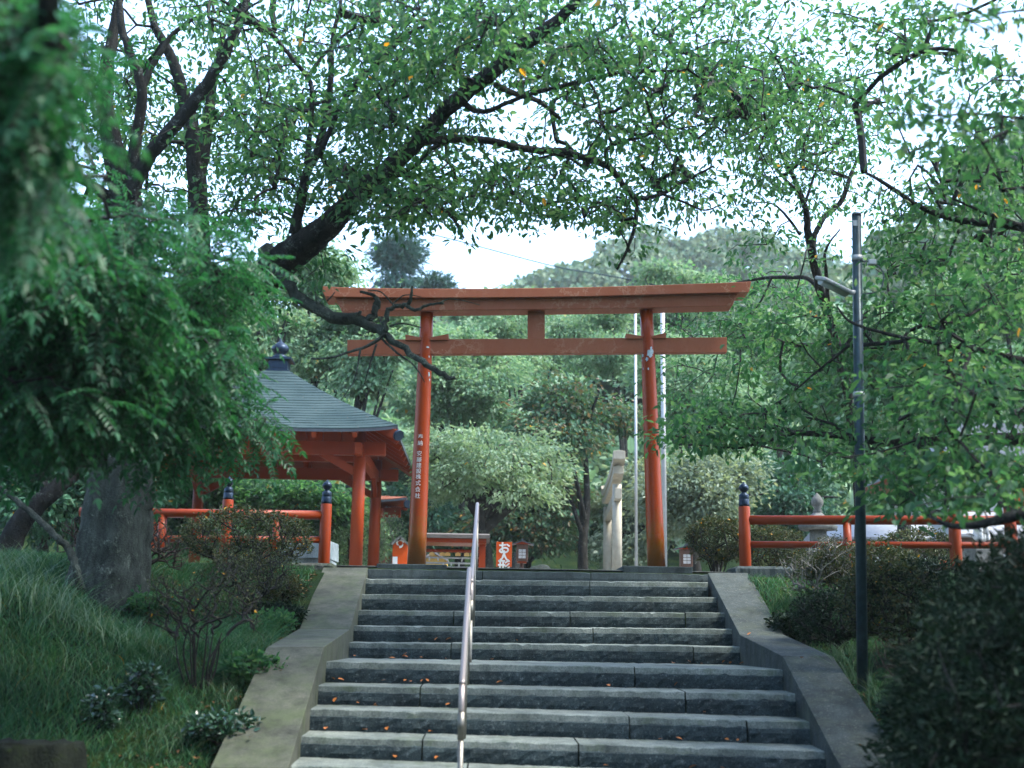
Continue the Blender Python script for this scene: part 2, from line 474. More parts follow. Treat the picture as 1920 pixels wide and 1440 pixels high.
def mat_shingle():
    m, nt, b = nodes('blue_grey_shingle')
    n1 = noise(nt, 1.6, 5, 0.7); n2 = noise(nt, 40, 4, 0.7, stretch=(1, 1, 0.3))
    c = ramp(nt, n1.outputs['Fac'], [(0.3, (0.020, 0.040, 0.042)), (0.7, (0.042, 0.068, 0.068))]).outputs['Color']
    d = ramp(nt, n2.outputs['Fac'], [(0.3, (0.8, 0.8, 0.8)), (0.7, (1.12, 1.12, 1.12))]).outputs['Color']
    nt.links.new(mix(nt, 1.0, c, d, 'MULTIPLY'), b.inputs['Base Color'])
    b.inputs['Roughness'].default_value = 0.8
    b.inputs['Specular IOR Level'].default_value = 0.12
    return m


SOIL = mat_soil()
SHINGLE = mat_shingle()
GRAVEL = mat_stone('pale_gravel', (0.22, 0.22, 0.20), (0.42, 0.41, 0.38), scale=35, bstr=0.6)
# ------------------------------------------------------------------ plant helpers
def norm(a):
    return a / (np.linalg.norm(a, axis=-1, keepdims=True) + 1e-9)


def leaf_arrays(B, D, Nn, L, Wd, droop=0.12, fold=0.16):
    D = norm(D); Sd = norm(np.cross(D, Nn)); Nn = np.cross(Sd, D)
    L = L[:, None]; Wd = Wd[:, None]
    T = B + D * L - Nn * L * droop
    m1 = B + D * L * 0.33; m2 = B + D * L * 0.68 - Nn * L * droop * 0.4
    R1 = m1 + Sd * Wd * 0.5 + Nn * Wd * fold; L1 = m1 - Sd * Wd * 0.5 + Nn * Wd * fold
    R2 = m2 + Sd * Wd * 0.40 + Nn * Wd * fold; L2 = m2 - Sd * Wd * 0.40 + Nn * Wd * fold
    V = np.stack([B, R1, R2, T, L2, L1], 1).reshape(-1, 3)
    i = np.arange(len(B))[:, None] * 6
    Q = np.concatenate([i + np.array([[0, 1, 2, 3]]), i + np.array([[0, 3, 4, 5]])], 1).reshape(-1, 4)
    return V, Q


def join(parts):
    Vs, Qs, o = [], [], 0
    for V, Q in parts:
        Vs.append(V); Qs.append(Q + o); o += len(V)
    return np.concatenate(Vs), np.concatenate(Qs)


def edge_arrays(P0, P1, r0, r1, n=4):
    D = norm(P1 - P0)
    ref = np.where(np.abs(D[:, 2:3]) > 0.8, np.array([[1.0, 0, 0]]), np.array([[0, 0, 1.0]]))
    U = norm(np.cross(D, ref)); W = np.cross(D, U)
    vs = []
    for j in range(n):
        a = 2 * math.pi * j / n
        vs.append(P0 + (U * math.cos(a) + W * math.sin(a)) * r0[:, None])
    for j in range(n):
        a = 2 * math.pi * j / n
        vs.append(P1 + D * (r1[:, None] * 0.3) + (U * math.cos(a) + W * math.sin(a)) * r1[:, None])
    V = np.stack(vs, 1).reshape(-1, 3)
    i = np.arange(len(P0))[:, None] * (2 * n)
    q = []
    for j in range(n):
        k = (j + 1) % n
        q.append(i + np.array([[j, k, n + k, n + j]]))
    return V, np.concatenate(q, 1).reshape(-1, 4)


def grow(skel, attr, step=0.3, wig=0.06, sag=0.12, seed=0, upw=0.0, jit=0.012):
    """branches from a skeleton to every attractor: each attractor joins the nearest node grown so far"""
    rg = np.random.default_rng(seed)
    skel = np.asarray(skel, float)
    cap = len(skel) + int(len(attr) * 14) + 2000
    nd = np.zeros((cap, 3)); par = np.full(cap, -1); n = len(skel); nd[:n] = skel
    d0 = np.sqrt(((attr[:, None] - skel[None]) ** 2).sum(2)).min(1)
    ends = np.zeros(len(attr), int)
    for ai in np.argsort(d0):
        a = attr[ai]
        dv = nd[:n] - a
        d = (dv ** 2).sum(1)
        if upw: d = d + upw * np.maximum(0, dv[:, 2] + 0.6 * np.sqrt(dv[:, 0] ** 2 + dv[:, 1] ** 2)) ** 2
        j = int(d.argmin()); dist = math.sqrt((dv[j] ** 2).sum())
        k = min(12, max(1, int(math.ceil(dist / step))))
        off = rg.normal(0, wig * dist, 3); off[2] += sag * dist * 0.5
        p = j; base = nd[j].copy()
        for q in range(1, k + 1):
            if n >= cap: break
            t = q / k
            nd[n] = base + (a - base) * t + off * (4 * t * (1 - t)) + (rg.normal(0, jit, 3) if q < k else 0)
            par[n] = p; p = n; n += 1
        ends[ai] = p
    nd, par = nd[:n], par[:n]
    cnt = np.zeros(n); cnt[ends] += 1
    for i in range(n - 1, -1, -1):
        if par[i] >= 0: cnt[par[i]] += cnt[i]
    dr = nd[ends] - nd[np.maximum(par[ends], 0)]
    return nd, par, cnt, norm(dr), len(skel)


def twig_arrays(nd, par, cnt, r_tip, r_max, expo=0.5, n=4):
    i = np.where(par >= 0)[0]
    r = np.minimum(r_tip * np.maximum(cnt, 1) ** expo, r_max)
    r1 = r[i]; r0 = np.minimum(r[par[i]], r1 * 1.35)
    return edge_arrays(nd[par[i]], nd[i], r0, r1, n)


def spray_leaves(A, D, per, spread, flat, L, Wr, seed, droop=0.35, up=0.8, lenvar=0.42):
    """leaves around attractors A (n,3): flattened sprays, every leaf with its own tilt"""
    rg = np.random.default_rng(seed)
    n = len(A); m = n * per
    Ai = np.repeat(A, per, 0); Di = np.repeat(D, per, 0)
    o = rg.normal(0, 1, (m, 3)); o = norm(o) * (rg.uniform(0, 1, (m, 1)) ** 0.5)
    o[:, 2] *= flat
    # each spray lies in its own slightly tilted plane
    tilt = np.repeat(rg.normal(0, 0.28, (n, 2)), per, 0)
    o[:, 2] += o[:, 0] * tilt[:, 0] + o[:, 1] * tilt[:, 1]
    B = Ai + o * spread
    crl = rg.normal(0.14, 0.16, (m, 1))
    d = o * np.array([1, 1, 0.3]) + Di * 0.35 + rg.normal(0, 0.45, (m, 3)); d[:, 2] -= droop
    nn = rg.normal(0, 1 - up, (m, 3)) * 1.4; nn[:, 2] += up
    nn[:, 0] -= tilt[:, 0]; nn[:, 1] -= tilt[:, 1]
    ln = L * rg.uniform(1 - lenvar, 1 + lenvar, m)
    return leaf_arrays(B, d, nn, ln, ln * Wr * rg.uniform(0.75, 1.2, m), crl)


def spline(pts, k=5):
    pts = np.asarray(pts, float); n = len(pts); out = []
    for i in range(n - 1):
        p0, p1, p2, p3 = pts[max(i - 1, 0)], pts[i], pts[i + 1], pts[min(i + 2, n - 1)]
        for q in range(k):
            t = q / k
            out.append(0.5 * (2 * p1 + (p2 - p0) * t + (2 * p0 - 5 * p1 + 4 * p2 - p3) * t * t + (3 * p1 - p0 - 3 * p2 + p3) * t ** 3))
    out.append(pts[-1])
    return np.array(out)


def limb(mb, trace, k=5, n=12, rough=0.05, seed=0, jit=0.0, mi=0):
    """a limb traced as (px, py, depth, width in px); returns its axis points"""
    t = np.array(trace, float)
    pts = PV(t[:, 0], t[:, 1], t[:, 2])
    rad = t[:, 3] / 2 * t[:, 2] / F_PX
    sp = spline(np.c_[pts, rad], k)
    if jit:
        rg = np.random.default_rng(seed)
        sp[1:-1, :3] += rg.normal(0, 1, (len(sp) - 2, 3)) * jit * np.minimum(sp[1:-1, 3:4], 0.07)
    mb.tube(sp[:, :3], np.maximum(sp[:, 3], 0.002), n, mi, True, rough, seed)
    return sp[:, :3]


def cloud(px, py, rx, ry, Y, dY, n, rg):
    a = rg.uniform(0, 2 * math.pi, n); r = np.sqrt(rg.uniform(0, 1, n))
    return PV(px + rx * r * np.cos(a), py + ry * r * np.sin(a), Y + rg.uniform(-1, 1, n) * dY)


def ell(c, r, n, rg, shell=0.0):
    o = norm(rg.normal(0, 1, (n, 3))) * (rg.uniform(shell, 1, (n, 1)) ** (1 / 2.2))
    return np.asarray(c, float) + o * np.asarray(r, float)


# ------------------------------------------------------------------ ground
YK = [(-60, 0.0), (6.9, 0.0), (8.88, 0.70), (10.75, 1.46), (12.6, 1.62), (14.6, 2.40), (15.2, ZP), (32, ZP), (60, ZP + 9.0), (90, ZP + 14), (900, ZP + 30)]
PROF_Y = np.array([a for a, b in YK]); PROF_Z = np.array([b for a, b in YK])


def smooth(t):
    t = np.clip(t, 0, 1); return t * t * (3 - 2 * t)


def ground_z(X, Y):
    X = np.asarray(X, float); Y = np.asarray(Y, float)
    z = np.interp(Y, PROF_Y, PROF_Z)
    slope = smooth((Y - 6.0) / 1.5) * smooth((15.0 - Y) / 2.0)
    left = smooth((-X - 1.55) / 3.2); right = smooth((X - 2.9) / 3.0)
    z = z + slope * (left * 0.64 + right * 0.5) + smooth((6.0 - Y) / 3) * 0
    z = z + slope * np.where((X < -1.5) | (X > 2.7), 0.07 * np.sin(X * 2.1 + Y * 1.3) * np.cos(Y * 1.7 - X), 0)
    under = (X > -1.78) & (X < 2.92) & (Y > 5.0) & (Y < 15.0)
    z = np.where(under, z - 0.75, z - 0.05)
    flat = (Y > 15.2) & (Y < 32)
    return np.where(flat, ZP - 0.03, z)


def make_ground():
    xs = np.unique(np.concatenate([np.linspace(-600, -14, 16), np.linspace(-14, 14, 281), np.linspace(14, 600, 16)]))
    ys = np.unique(np.concatenate([np.linspace(-60, 4, 12), np.linspace(4, 16, 70), np.linspace(16, 60, 30), np.linspace(60, 900, 24)]))
    X, Y = np.meshgrid(xs, ys)
    Z = ground_z(X, Y)
    V = np.stack([X, Y, Z], -1).reshape(-1, 3)
    nx, ny = len(xs), len(ys)
    i = np.arange(ny - 1)[:, None] * nx + np.arange(nx - 1)[None]
    Q = np.stack([i, i + 1, i + nx + 1, i + nx], -1).reshape(-1, 4)
    o = link('ground', np_mesh('ground', V, Q), SOIL, smooth=True)
    tag(o, kind='structure')
    c = MB().box((-9, 15.25, ZP - 0.02), (12, 31.5, ZP - 0.012)).build('court_paving', GRAVEL)
    tag(c, kind='structure')


make_ground()

# ------------------------------------------------------------------ staircase
NOSE = [  # left px, left py, right px, right py, depth unit
    (690, 1066.5, 1326, 1077, 1.6080),
    (688, 1085, 1322, 1092, 1.5625), (681, 1113, 1338, 1119.5, 1.5095), (670, 1142.5, 1353, 1149, 1.4565), (660.5, 1172, 1368, 1179, 1.4035),
    (651, 1204, 1386, 1212, 1.3505), (606, 1240, 1468, 1255.5, 1.162), (593, 1284, 1495, 1301, 1.1085), (578, 1328, 1521.5, 1353, 1.055),
    (560, 1380, 1555, 1409, 1.0015)]
for q in range(1, 9):   # further steps below the picture
    d = 1.0015 - 0.0535 * q
    yy = 1209 + (-231 + 46.1 * (9 + q)) / d
    NOSE.append((911 - 347 / d, yy - 16 - 3 * q, 911 + 645 / d, yy + 16 + 3 * q, d))


def make_stairs():
    root = empty('stone_staircase', (0.57, 14.6, 1.4))
    tag(root, 'grey granite staircase of long stone steps climbing to the red gate', 'staircase')
    rg = np.random.default_rng(21)
    seams = {0: [905, 1108], 1: [1106], 2: [878], 3: [851, 1069, 1285], 4: [1112], 5: [846, 1300], 6: [866, 1190], 7: [788, 1285], 8: [862, 1180, 1400], 9: [792, 1085]}
    for k, (xl, yl, xr, yr, d) in enumerate(NOSE):
        Y = d * S
        A, B = P(xl - 6, yl, Y), P(xr + 6, yr, Y)
        if k + 1 < len(NOSE):
            n2 = NOSE[k + 1]; z_low = [P(n2[0], n2[1], n2[4] * S)[2], P(n2[2], n2[3], n2[4] * S)[2]]
        else: z_low = [A[2] - 0.18, B[2] - 0.18]
        Yb = NOSE[k - 1][4] * S + 0.06 if k > 0 else Y + 0.55
        cuts = seams.get(k, [int(rg.uniform(800, 1000)), int(rg.uniform(1150, 1350))])
        us = [0.0] + [(P(c, (yl + yr) / 2, Y)[0] - A[0]) / (B[0] - A[0]) for c in cuts] + [1.0]
        V = []; Fq = []; mi = []
        for b in range(len(us) - 1):
            u0, u1 = us[b] + (0.0014 if b else 0), us[b + 1] - (0.0014 if b < len(us) - 2 else 0)
            ln = (u1 - u0) * (B[0] - A[0])
            nx = max(8, int(ln / 0.045))
            dy = rg.uniform(-0.012, 0.012); dz = rg.uniform(-0.006, 0.004) if k else 0
            rows = []
            # profile rows: bottom of riser .. top of riser, dressed margin, tread back
            prof = [('r', 0.0), ('r', 0.18), ('r', 0.36), ('r', 0.54), ('r', 0.70), ('m', 0.735), ('m', 0.97), ('t', 0.02), ('t', 0.5), ('t', 1.0)]
            if k == 0: prof = [('m', 0.0), ('m', 0.5), ('m', 0.975), ('t', 0.02), ('t', 0.5), ('t', 1.0)]
            u = np.linspace(u0, u1, nx)
            top = A[2] + (B[2] - A[2]) * u + dz
            low = z_low[0] + (z_low[1] - z_low[0]) * u - 0.02
            x = A[0] + (B[0] - A[0]) * u
            wav = 0.0015 * np.sin(x * 9 + k * 2.1) + rg.normal(0, 0.0022, nx) - 0.013 * (rg.uniform(0, 1, nx) < 0.04)
            for kind, t in prof:
                if kind == 'r':
                    yv = Y + dy - 0.004 - 0.012 * math.sin(math.pi * t / 0.8) + rg.normal(0, 0.0035, nx); zv = low + (top - low) * t
                elif kind == 'm':
                    yv = np.full(nx, Y + dy) + 0.4 * wav + (0.012 if t > 0.9 else 0.0); zv = low + (top - low) * t + (wav if t > 0.9 else rg.normal(0, 0.004, nx))
                    if k and t < 0.8: yv = yv + 0.006
                else:
                    yv = Y + dy + 0.028 + (Yb - Y - 0.028 - dy) * (t - 0.02) / 0.98 ; yv = np.full(nx, yv); zv = top + (wav * 0.5 if t < 0.1 else rg.normal(0, 0.0015, nx)) + 0.012 * t
                rows.append(np.stack([x, yv, zv], 1))
            R = np.stack(rows); nr = len(rows); o = sum(len(a) for a in V)
            V.append(R.reshape(-1, 3))
            ii = (np.arange(nr - 1)[:, None] * nx + np.arange(nx - 1)[None]) + o
            Q = np.stack([ii, ii + 1, ii + nx + 1, ii + nx], -1)
            for r in range(nr - 1):
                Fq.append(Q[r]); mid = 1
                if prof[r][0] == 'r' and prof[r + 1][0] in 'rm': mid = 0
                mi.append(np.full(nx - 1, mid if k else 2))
            # end faces of the block
            for side in (0, nx - 1):
                idx = o + np.arange(nr) * nx + side
                for r in range(nr - 2):
                    Fq.append(np.array([[idx[r], idx[r + 1], idx[-1], idx[-1]]])); mi.append(np.array([0 if k else 2]))
        V = np.concatenate(V); Fq = np.concatenate(Fq); mi = np.concatenate(mi)
        good = np.array([len(set(f)) == 4 for f in Fq.tolist()])
        tri = Fq[~good][:, :3]
        me = np_mesh('step', V, np.concatenate([Fq[good], np.c_[tri, tri[:, 2:3]]])[:good.sum()], np.concatenate([mi[good]]))
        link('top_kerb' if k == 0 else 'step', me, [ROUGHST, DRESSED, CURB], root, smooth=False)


make_stairs()


def parapet(name, inner, outer, mat, label):
    """low sloping side wall: a loft of cross sections, top from pixels with their depth"""
    mb = MB(); secs = []
    for (ix, iy, Y), (ox, oy) in zip(inner, outer):
        a = P(ix, iy, Y); b = P(ox, oy, Y)
        secs.append([a - (0, 0, 1.1), a, b, b - (0, 0, 1.1)])
    a = np.array(secs[-1]); c = np.array(secs[-2])
    e = a + (a - c) / (a[1][1] - c[1][1]) * (6.3 - a[1][1]); e[:, 1] = 6.3
    secs.append(list(e))
    out = []
    for i, s_ in enumerate(secs):               # a shallow open joint at every bend
        s_ = np.array(s_)
        if 0 < i < len(secs) - 1:
            pv, nx_ = np.array(secs[i - 1]), np.array(secs[i + 1])
            g0 = s_ + (pv - s_) * (0.006 / abs(pv[1][1] - s_[1][1])); g1 = s_ + (nx_ - s_) * (0.006 / abs(nx_[1][1] - s_[1][1]))
            dn = s_.copy(); dn[1:3, 2] -= 0.012
            out += [list(g0), list(dn), list(g1)]
        else: out.append(list(s_))
    secs = out
    n = len(secs)
    vs = [p for s_ in secs for p in s_]
    fs = []
    for i in range(n - 1):
        for j in range(4):
            k = (j + 1) % 4
            fs.append((i * 4 + j, i * 4 + k, (i + 1) * 4 + k, (i + 1) * 4 + j))
    fs += [(0, 1, 2, 3), ((n - 1) * 4 + 3, (n - 1) * 4 + 2, (n - 1) * 4 + 1, (n - 1) * 4)]
    mb.add(vs, fs)
    return tag(mb.build(name, mat, bevel=0.012), label, 'wall')


parapet('parapet_wall', [(690, 1064, 14.95), (656, 1180, 12.65), (607, 1213, 10.66), (540, 1440, 8.72)], [(606, 1064), (562, 1178), (500, 1214), (394, 1440)],
        CONC, 'pale mossy concrete parapet sloping down the grassy side of the stairs')
parapet('parapet_wall', [(1327, 1074, 14.95), (1387, 1190, 12.65), (1467, 1230, 10.9), (1577, 1440, 8.9)], [(1402, 1074), (1470, 1190), (1562, 1231), (1705, 1440)],
        CONC2, 'shaded concrete parapet sloping down beside the street lamp pole')


def fallen_leaves():
    rg = np.random.default_rng(5)
    protos = []
    for i in range(3):
        V, Q = leaf_arrays(np.zeros((1, 3)), np.array([[1.0, 0, 0]]), np.array([[0.1, 0.2, 1.0]]), np.array([0.085]), np.array([0.045]), -0.15 - 0.1 * i, 0.35)
        protos.append((V, Q))
    def put(p, k=[0]):
        me = np_mesh('fallen_leaf', *protos[k[0] % 3])
        o = link('fallen_leaf', me, FALLEN)
        o.location = p; o.rotation_euler = (rg.normal(0, 0.25), rg.normal(0, 0.25), rg.uniform(0, 6.28))
        s_ = rg.uniform(0.4, 0.8); o.scale = (s_, s_, s_)
        tag(o, 'small curled orange fallen leaf lying on the stone steps', 'fallen leaf', 'fallen leaves on the steps')
        k[0] += 1
    counts = {5: 4, 6: 13, 7: 10, 8: 6, 9: 8, 10: 6}
    for k, c in counts.items():
        xl, yl, xr, yr, d = NOSE[k]
        for i in range(c):
            u = rg.choice([rg.uniform(0.02, 0.3), rg.uniform(0.7, 0.99), rg.uniform(0, 1)], p=[0.5, 0.25, 0.25])
            A, B = P(xl, yl, d * S), P(xr, yr, d * S)
            dep = NOSE[k - 1][4] * S - d * S
            w = rg.choice([0.86, rg.uniform(0.1, 0.85)], p=[0.65, 0.35])
            p = A + (B - A) * u + np.array([0, dep * w, 0.03])
            put(p)
    for px, py, Y in ((1401, 1193, 12.58), (1500, 1236, 10.7), (520, 1262, 10.2), (470, 1385, 9.1), (1610, 1400, 9.15)):
        put(P(px, py, Y) + np.array([0, 0, 0.012]))


fallen_leaves()

# ------------------------------------------------------------------ handrails
def handrail(far, near, Yf, Yn, label, w, mid=None):
    a, b = P(far[0], far[1], Yf), P(near[0], near[1], Yn)
    r = w / 2
    root = empty('handrail', (b[0], b[1], b[2] - 0.9))
    tag(root, label, 'handrail', 'steel handrails on the stairs')
    mb = MB()
    c1 = b - (b - a) / np.linalg.norm(b - a) * -0.0
    nb = b + np.array([0, -0.10, -0.10])
    fa = a + np.array([0, 0.11, -0.07])
    pts = [fa + (0, 0.02, -0.12), fa, a + (0, 0.03, -0.005), a + (b - a) * 0.02, a + (b - a) * 0.5, a + (b - a) * 0.97, b + (0, -0.03, -0.025), nb, nb + (0, -0.02, -0.10)]
    mb.tube(spline(np.array(pts), 4), r, 16)
    mb.build('rail', STEEL, root)
    m2 = MB().cyl(nb + (0, -0.02, -0.95), nb + (0, -0.02, -0.25), r * 0.92, n=16); m2.build('post', STEELD, root)
    m2 = MB().cyl(nb + (0, -0.02, -0.26), nb + (0, -0.02, -0.09), r * 1.12, n=16); m2.build('sleeve', STEELD, root)
    m2 = MB().cyl(fa + (0, 0.02, -0.9), fa + (0, 0.02, -0.11), r * 0.92, n=16); m2.build('post', STEELD, root)
    for t in (0.5,):
        q = a + (b - a) * t
        MB().cyl(q + (0, 0, -0.95), q + (0, 0, -0.01), r * 0.9, n=14).build('post', STEELD, root)


handrail((880, 1070), (867, 1276), 1.135 * S, 0.905 * S, 'lower steel handrail standing nearest on the stairs with a sleeved post', 0.040)
handrail((895, 947), (884, 1086), 1.60 * S, 1.24 * S, 'upper steel handrail rising to the top step', 0.043)

# ------------------------------------------------------------------ torii gate
def text_mesh(chars, size, name):
    cu = bpy.data.curves.new(name, 'FONT')
    cu.body = chars; cu.size = size; cu.align_x = 'CENTER'; cu.align_y = 'CENTER'; cu.extrude = 0.0; cu.offset = size * 0.008
    cu.resolution_u = 3
    o = bpy.data.objects.new(name, cu); COL.objects.link(o)
    bpy.context.view_layer.update()
    dg = bpy.context.evaluated_depsgraph_get()
    me = o.evaluated_get(dg).to_mesh()
    V = np.array([v.co[:] for v in me.vertices]); Fc = [tuple(p.vertices) for p in me.polygons]
    o.evaluated_get(dg).to_mesh_clear()
    bpy.data.objects.remove(o); bpy.data.curves.remove(cu)
    return V, Fc


def torii():
    YT = 15.6
    root = empty('torii_gate', tuple(P(1006, 1066, YT)))
    tag(root, 'large vermilion torii gate with faded beams at the head of the stairs', 'torii gate')
    pil = []
    for (bx, by, bw, tx, ty, tw) in ((780.5, 1064, 35, 801, 575, 24.5), (1231, 1068, 34, 1211.5, 572, 24.5)):
        b, t = P(bx, by, YT), P(tx, ty, YT)
        mb = MB()
        pts = [b + (t - b) * q for q in np.linspace(0, 1, 9)]
        rad = [(bw + (tw - bw) * q) / 2 * YT / F_PX for q in np.linspace(0, 1, 9)]
        mb.tube(pts, rad, 36)
        pil.append((mb.build('pillar', PILLAR, root), b, t, rad[0], rad[-1]))
        bs = MB()
        x0, x1 = (b[0] - 0.45, b[0] + 0.38)
        bs.box((x0, YT - 0.36, b[2] - 0.34), (x1, YT + 0.36, b[2] + 0.018)).build('base_stone', CURB, root, bevel=0.008)
    # beams: front outlines traced, thickness going back
    def slab(px, Yf, th): return MB().extr([P(x, y, Yf) for x, y in px], (0, th, 0))
    top = [(601, 536.5), (640, 538.5), (700, 540), (780, 541), (900, 541), (1000, 540), (1100, 538.5), (1200, 535.5), (1300, 532), (1360, 530), (1409, 527.5)]
    bot = [(1404, 548), (1360, 548.8), (1300, 550), (1200, 553), (1100, 555.5), (1000, 557), (900, 558), (780, 558), (700, 557.5), (640, 556.5), (609, 556)]
    slab(top + bot, YT - 0.20, 0.40).build('upper_lintel', FADED, root, bevel=0.006)
    top2 = [(629, 558.6), (640, 558.8), (700, 559.8), (780, 560.4), (900, 560.4), (1000, 559.4), (1100, 558), (1200, 555.6), (1300, 552.5), (1383, 550.6)]
    bot2 = [(1373.5, 573), (1300, 575), (1200, 577), (1100, 578.5), (1000, 580), (900, 581), (780, 582), (700, 582.5), (641, 583)]
    slab(top2 + bot2, YT - 0.145, 0.29).build('lower_lintel', FADED, root, bevel=0.006)
    slab([(651, 637), (1363, 632.3), (1363, 660.8), (651, 664.7)], YT - 0.055, 0.11).build('tie_beam', FADED, root, bevel=0.005)
    slab([(989.5, 580), (1021.5, 580), (1021.5, 636), (989.5, 636)], YT - 0.045, 0.09).build('centre_strut', FADED, root, bevel=0.004)
    for px in ([(760, 627), (790, 632.5), (790, 637.8), (760, 637.8)], [(806, 632.5), (841, 626), (841, 637.2), (806, 637.6)],
               [(1174, 625), (1205, 630), (1205, 635), (1174, 635)], [(1222, 630), (1249, 623.5), (1249, 634), (1222, 634.4)]):
        slab(px, YT - 0.075, 0.15).build('wedge', FADED, root, bevel=0.003)
    # inscription on the left pillar, wrapped round its surface
    ob, b, t, r0, r1 = pil[0]
    ax = (t - b)
    mb = MB()
    ys = [827, 838.5, 858, 869, 880, 890.5, 901, 912.5, 924, 936]
    for ch, py in zip('奉納安藤建設株式会社', ys):
        V, Fc = text_mesh(ch, 0.067, 'glyph')
        q = (b + ax * ((py - 1064) / (575 - 1064.0)))
        rr = (r0 + (r1 - r0) * ((py - 1064) / (575 - 1064.0))) + 0.003
        zc = P(785, py, YT)[2]
        lean = ax[0] / ax[2]
        ang = (V[:, 0] + (-0.006 if py > 850 else 0.0)) / rr - 0.10
        W = np.stack([q[0] + lean * V[:, 1] + rr * np.sin(ang), YT - rr * np.cos(ang), q[2] + V[:, 1]], 1)
        mb.add(W, Fc)
    mb.build('inscription', LETTER, ob, fix=False)
    # flaked paint on both pillars: irregular patches of bare primer just proud of the paint
    rg = np.random.default_rng(3)
    def flake(pi, px, py, w, h):
        ob, b, t, r0, r1 = pil[pi]; ax = t - b
        f = (P(px, py, YT)[2] - b[2]) / ax[2]
        q = b + ax * f; rr = r0 + (r1 - r0) * f + 0.0025
        n = 14; an = np.linspace(0, 6.28, n, endpoint=False); k = rg.uniform(0.55, 1.15, n)
        xs = np.cos(an) * k * w / 2 * YT / F_PX; zs = np.sin(an) * k * h / 2 * YT / F_PX
        a0 = math.asin(max(-0.95, min(0.95, (P(px, py, YT)[0] - q[0]) / rr)))
        g = a0 + xs / rr
        W = np.stack([q[0] + rr * np.sin(g), q[1] - rr * np.cos(g), q[2] + zs], 1)
        c = np.array([[q[0] + rr * math.sin(a0), q[1] - rr * math.cos(a0), q[2]]])
        return np.r_[W, c], [(i, (i + 1) % n, n) for i in range(n)]
    for pi, lst in ((1, [(1217, 665, 14, 21), (1211, 676, 6, 9), (1204, 668, 6, 8), (1222, 662, 6, 10), (1214, 694, 3, 6), (1219, 655, 5, 6), (1203, 677, 3, 4), (1205, 693, 2, 5)]),
                    (0, [(803, 653.5, 7, 3), (805, 704, 5, 11), (805, 671, 3, 5), (806, 714, 4, 5), (809, 688, 3, 7)])):
        mb = MB()
        for a in lst: mb.add(*flake(pi, *a))
        mb.build('flaked_patch', RUST, pil[pi][0], fix=False)


torii()
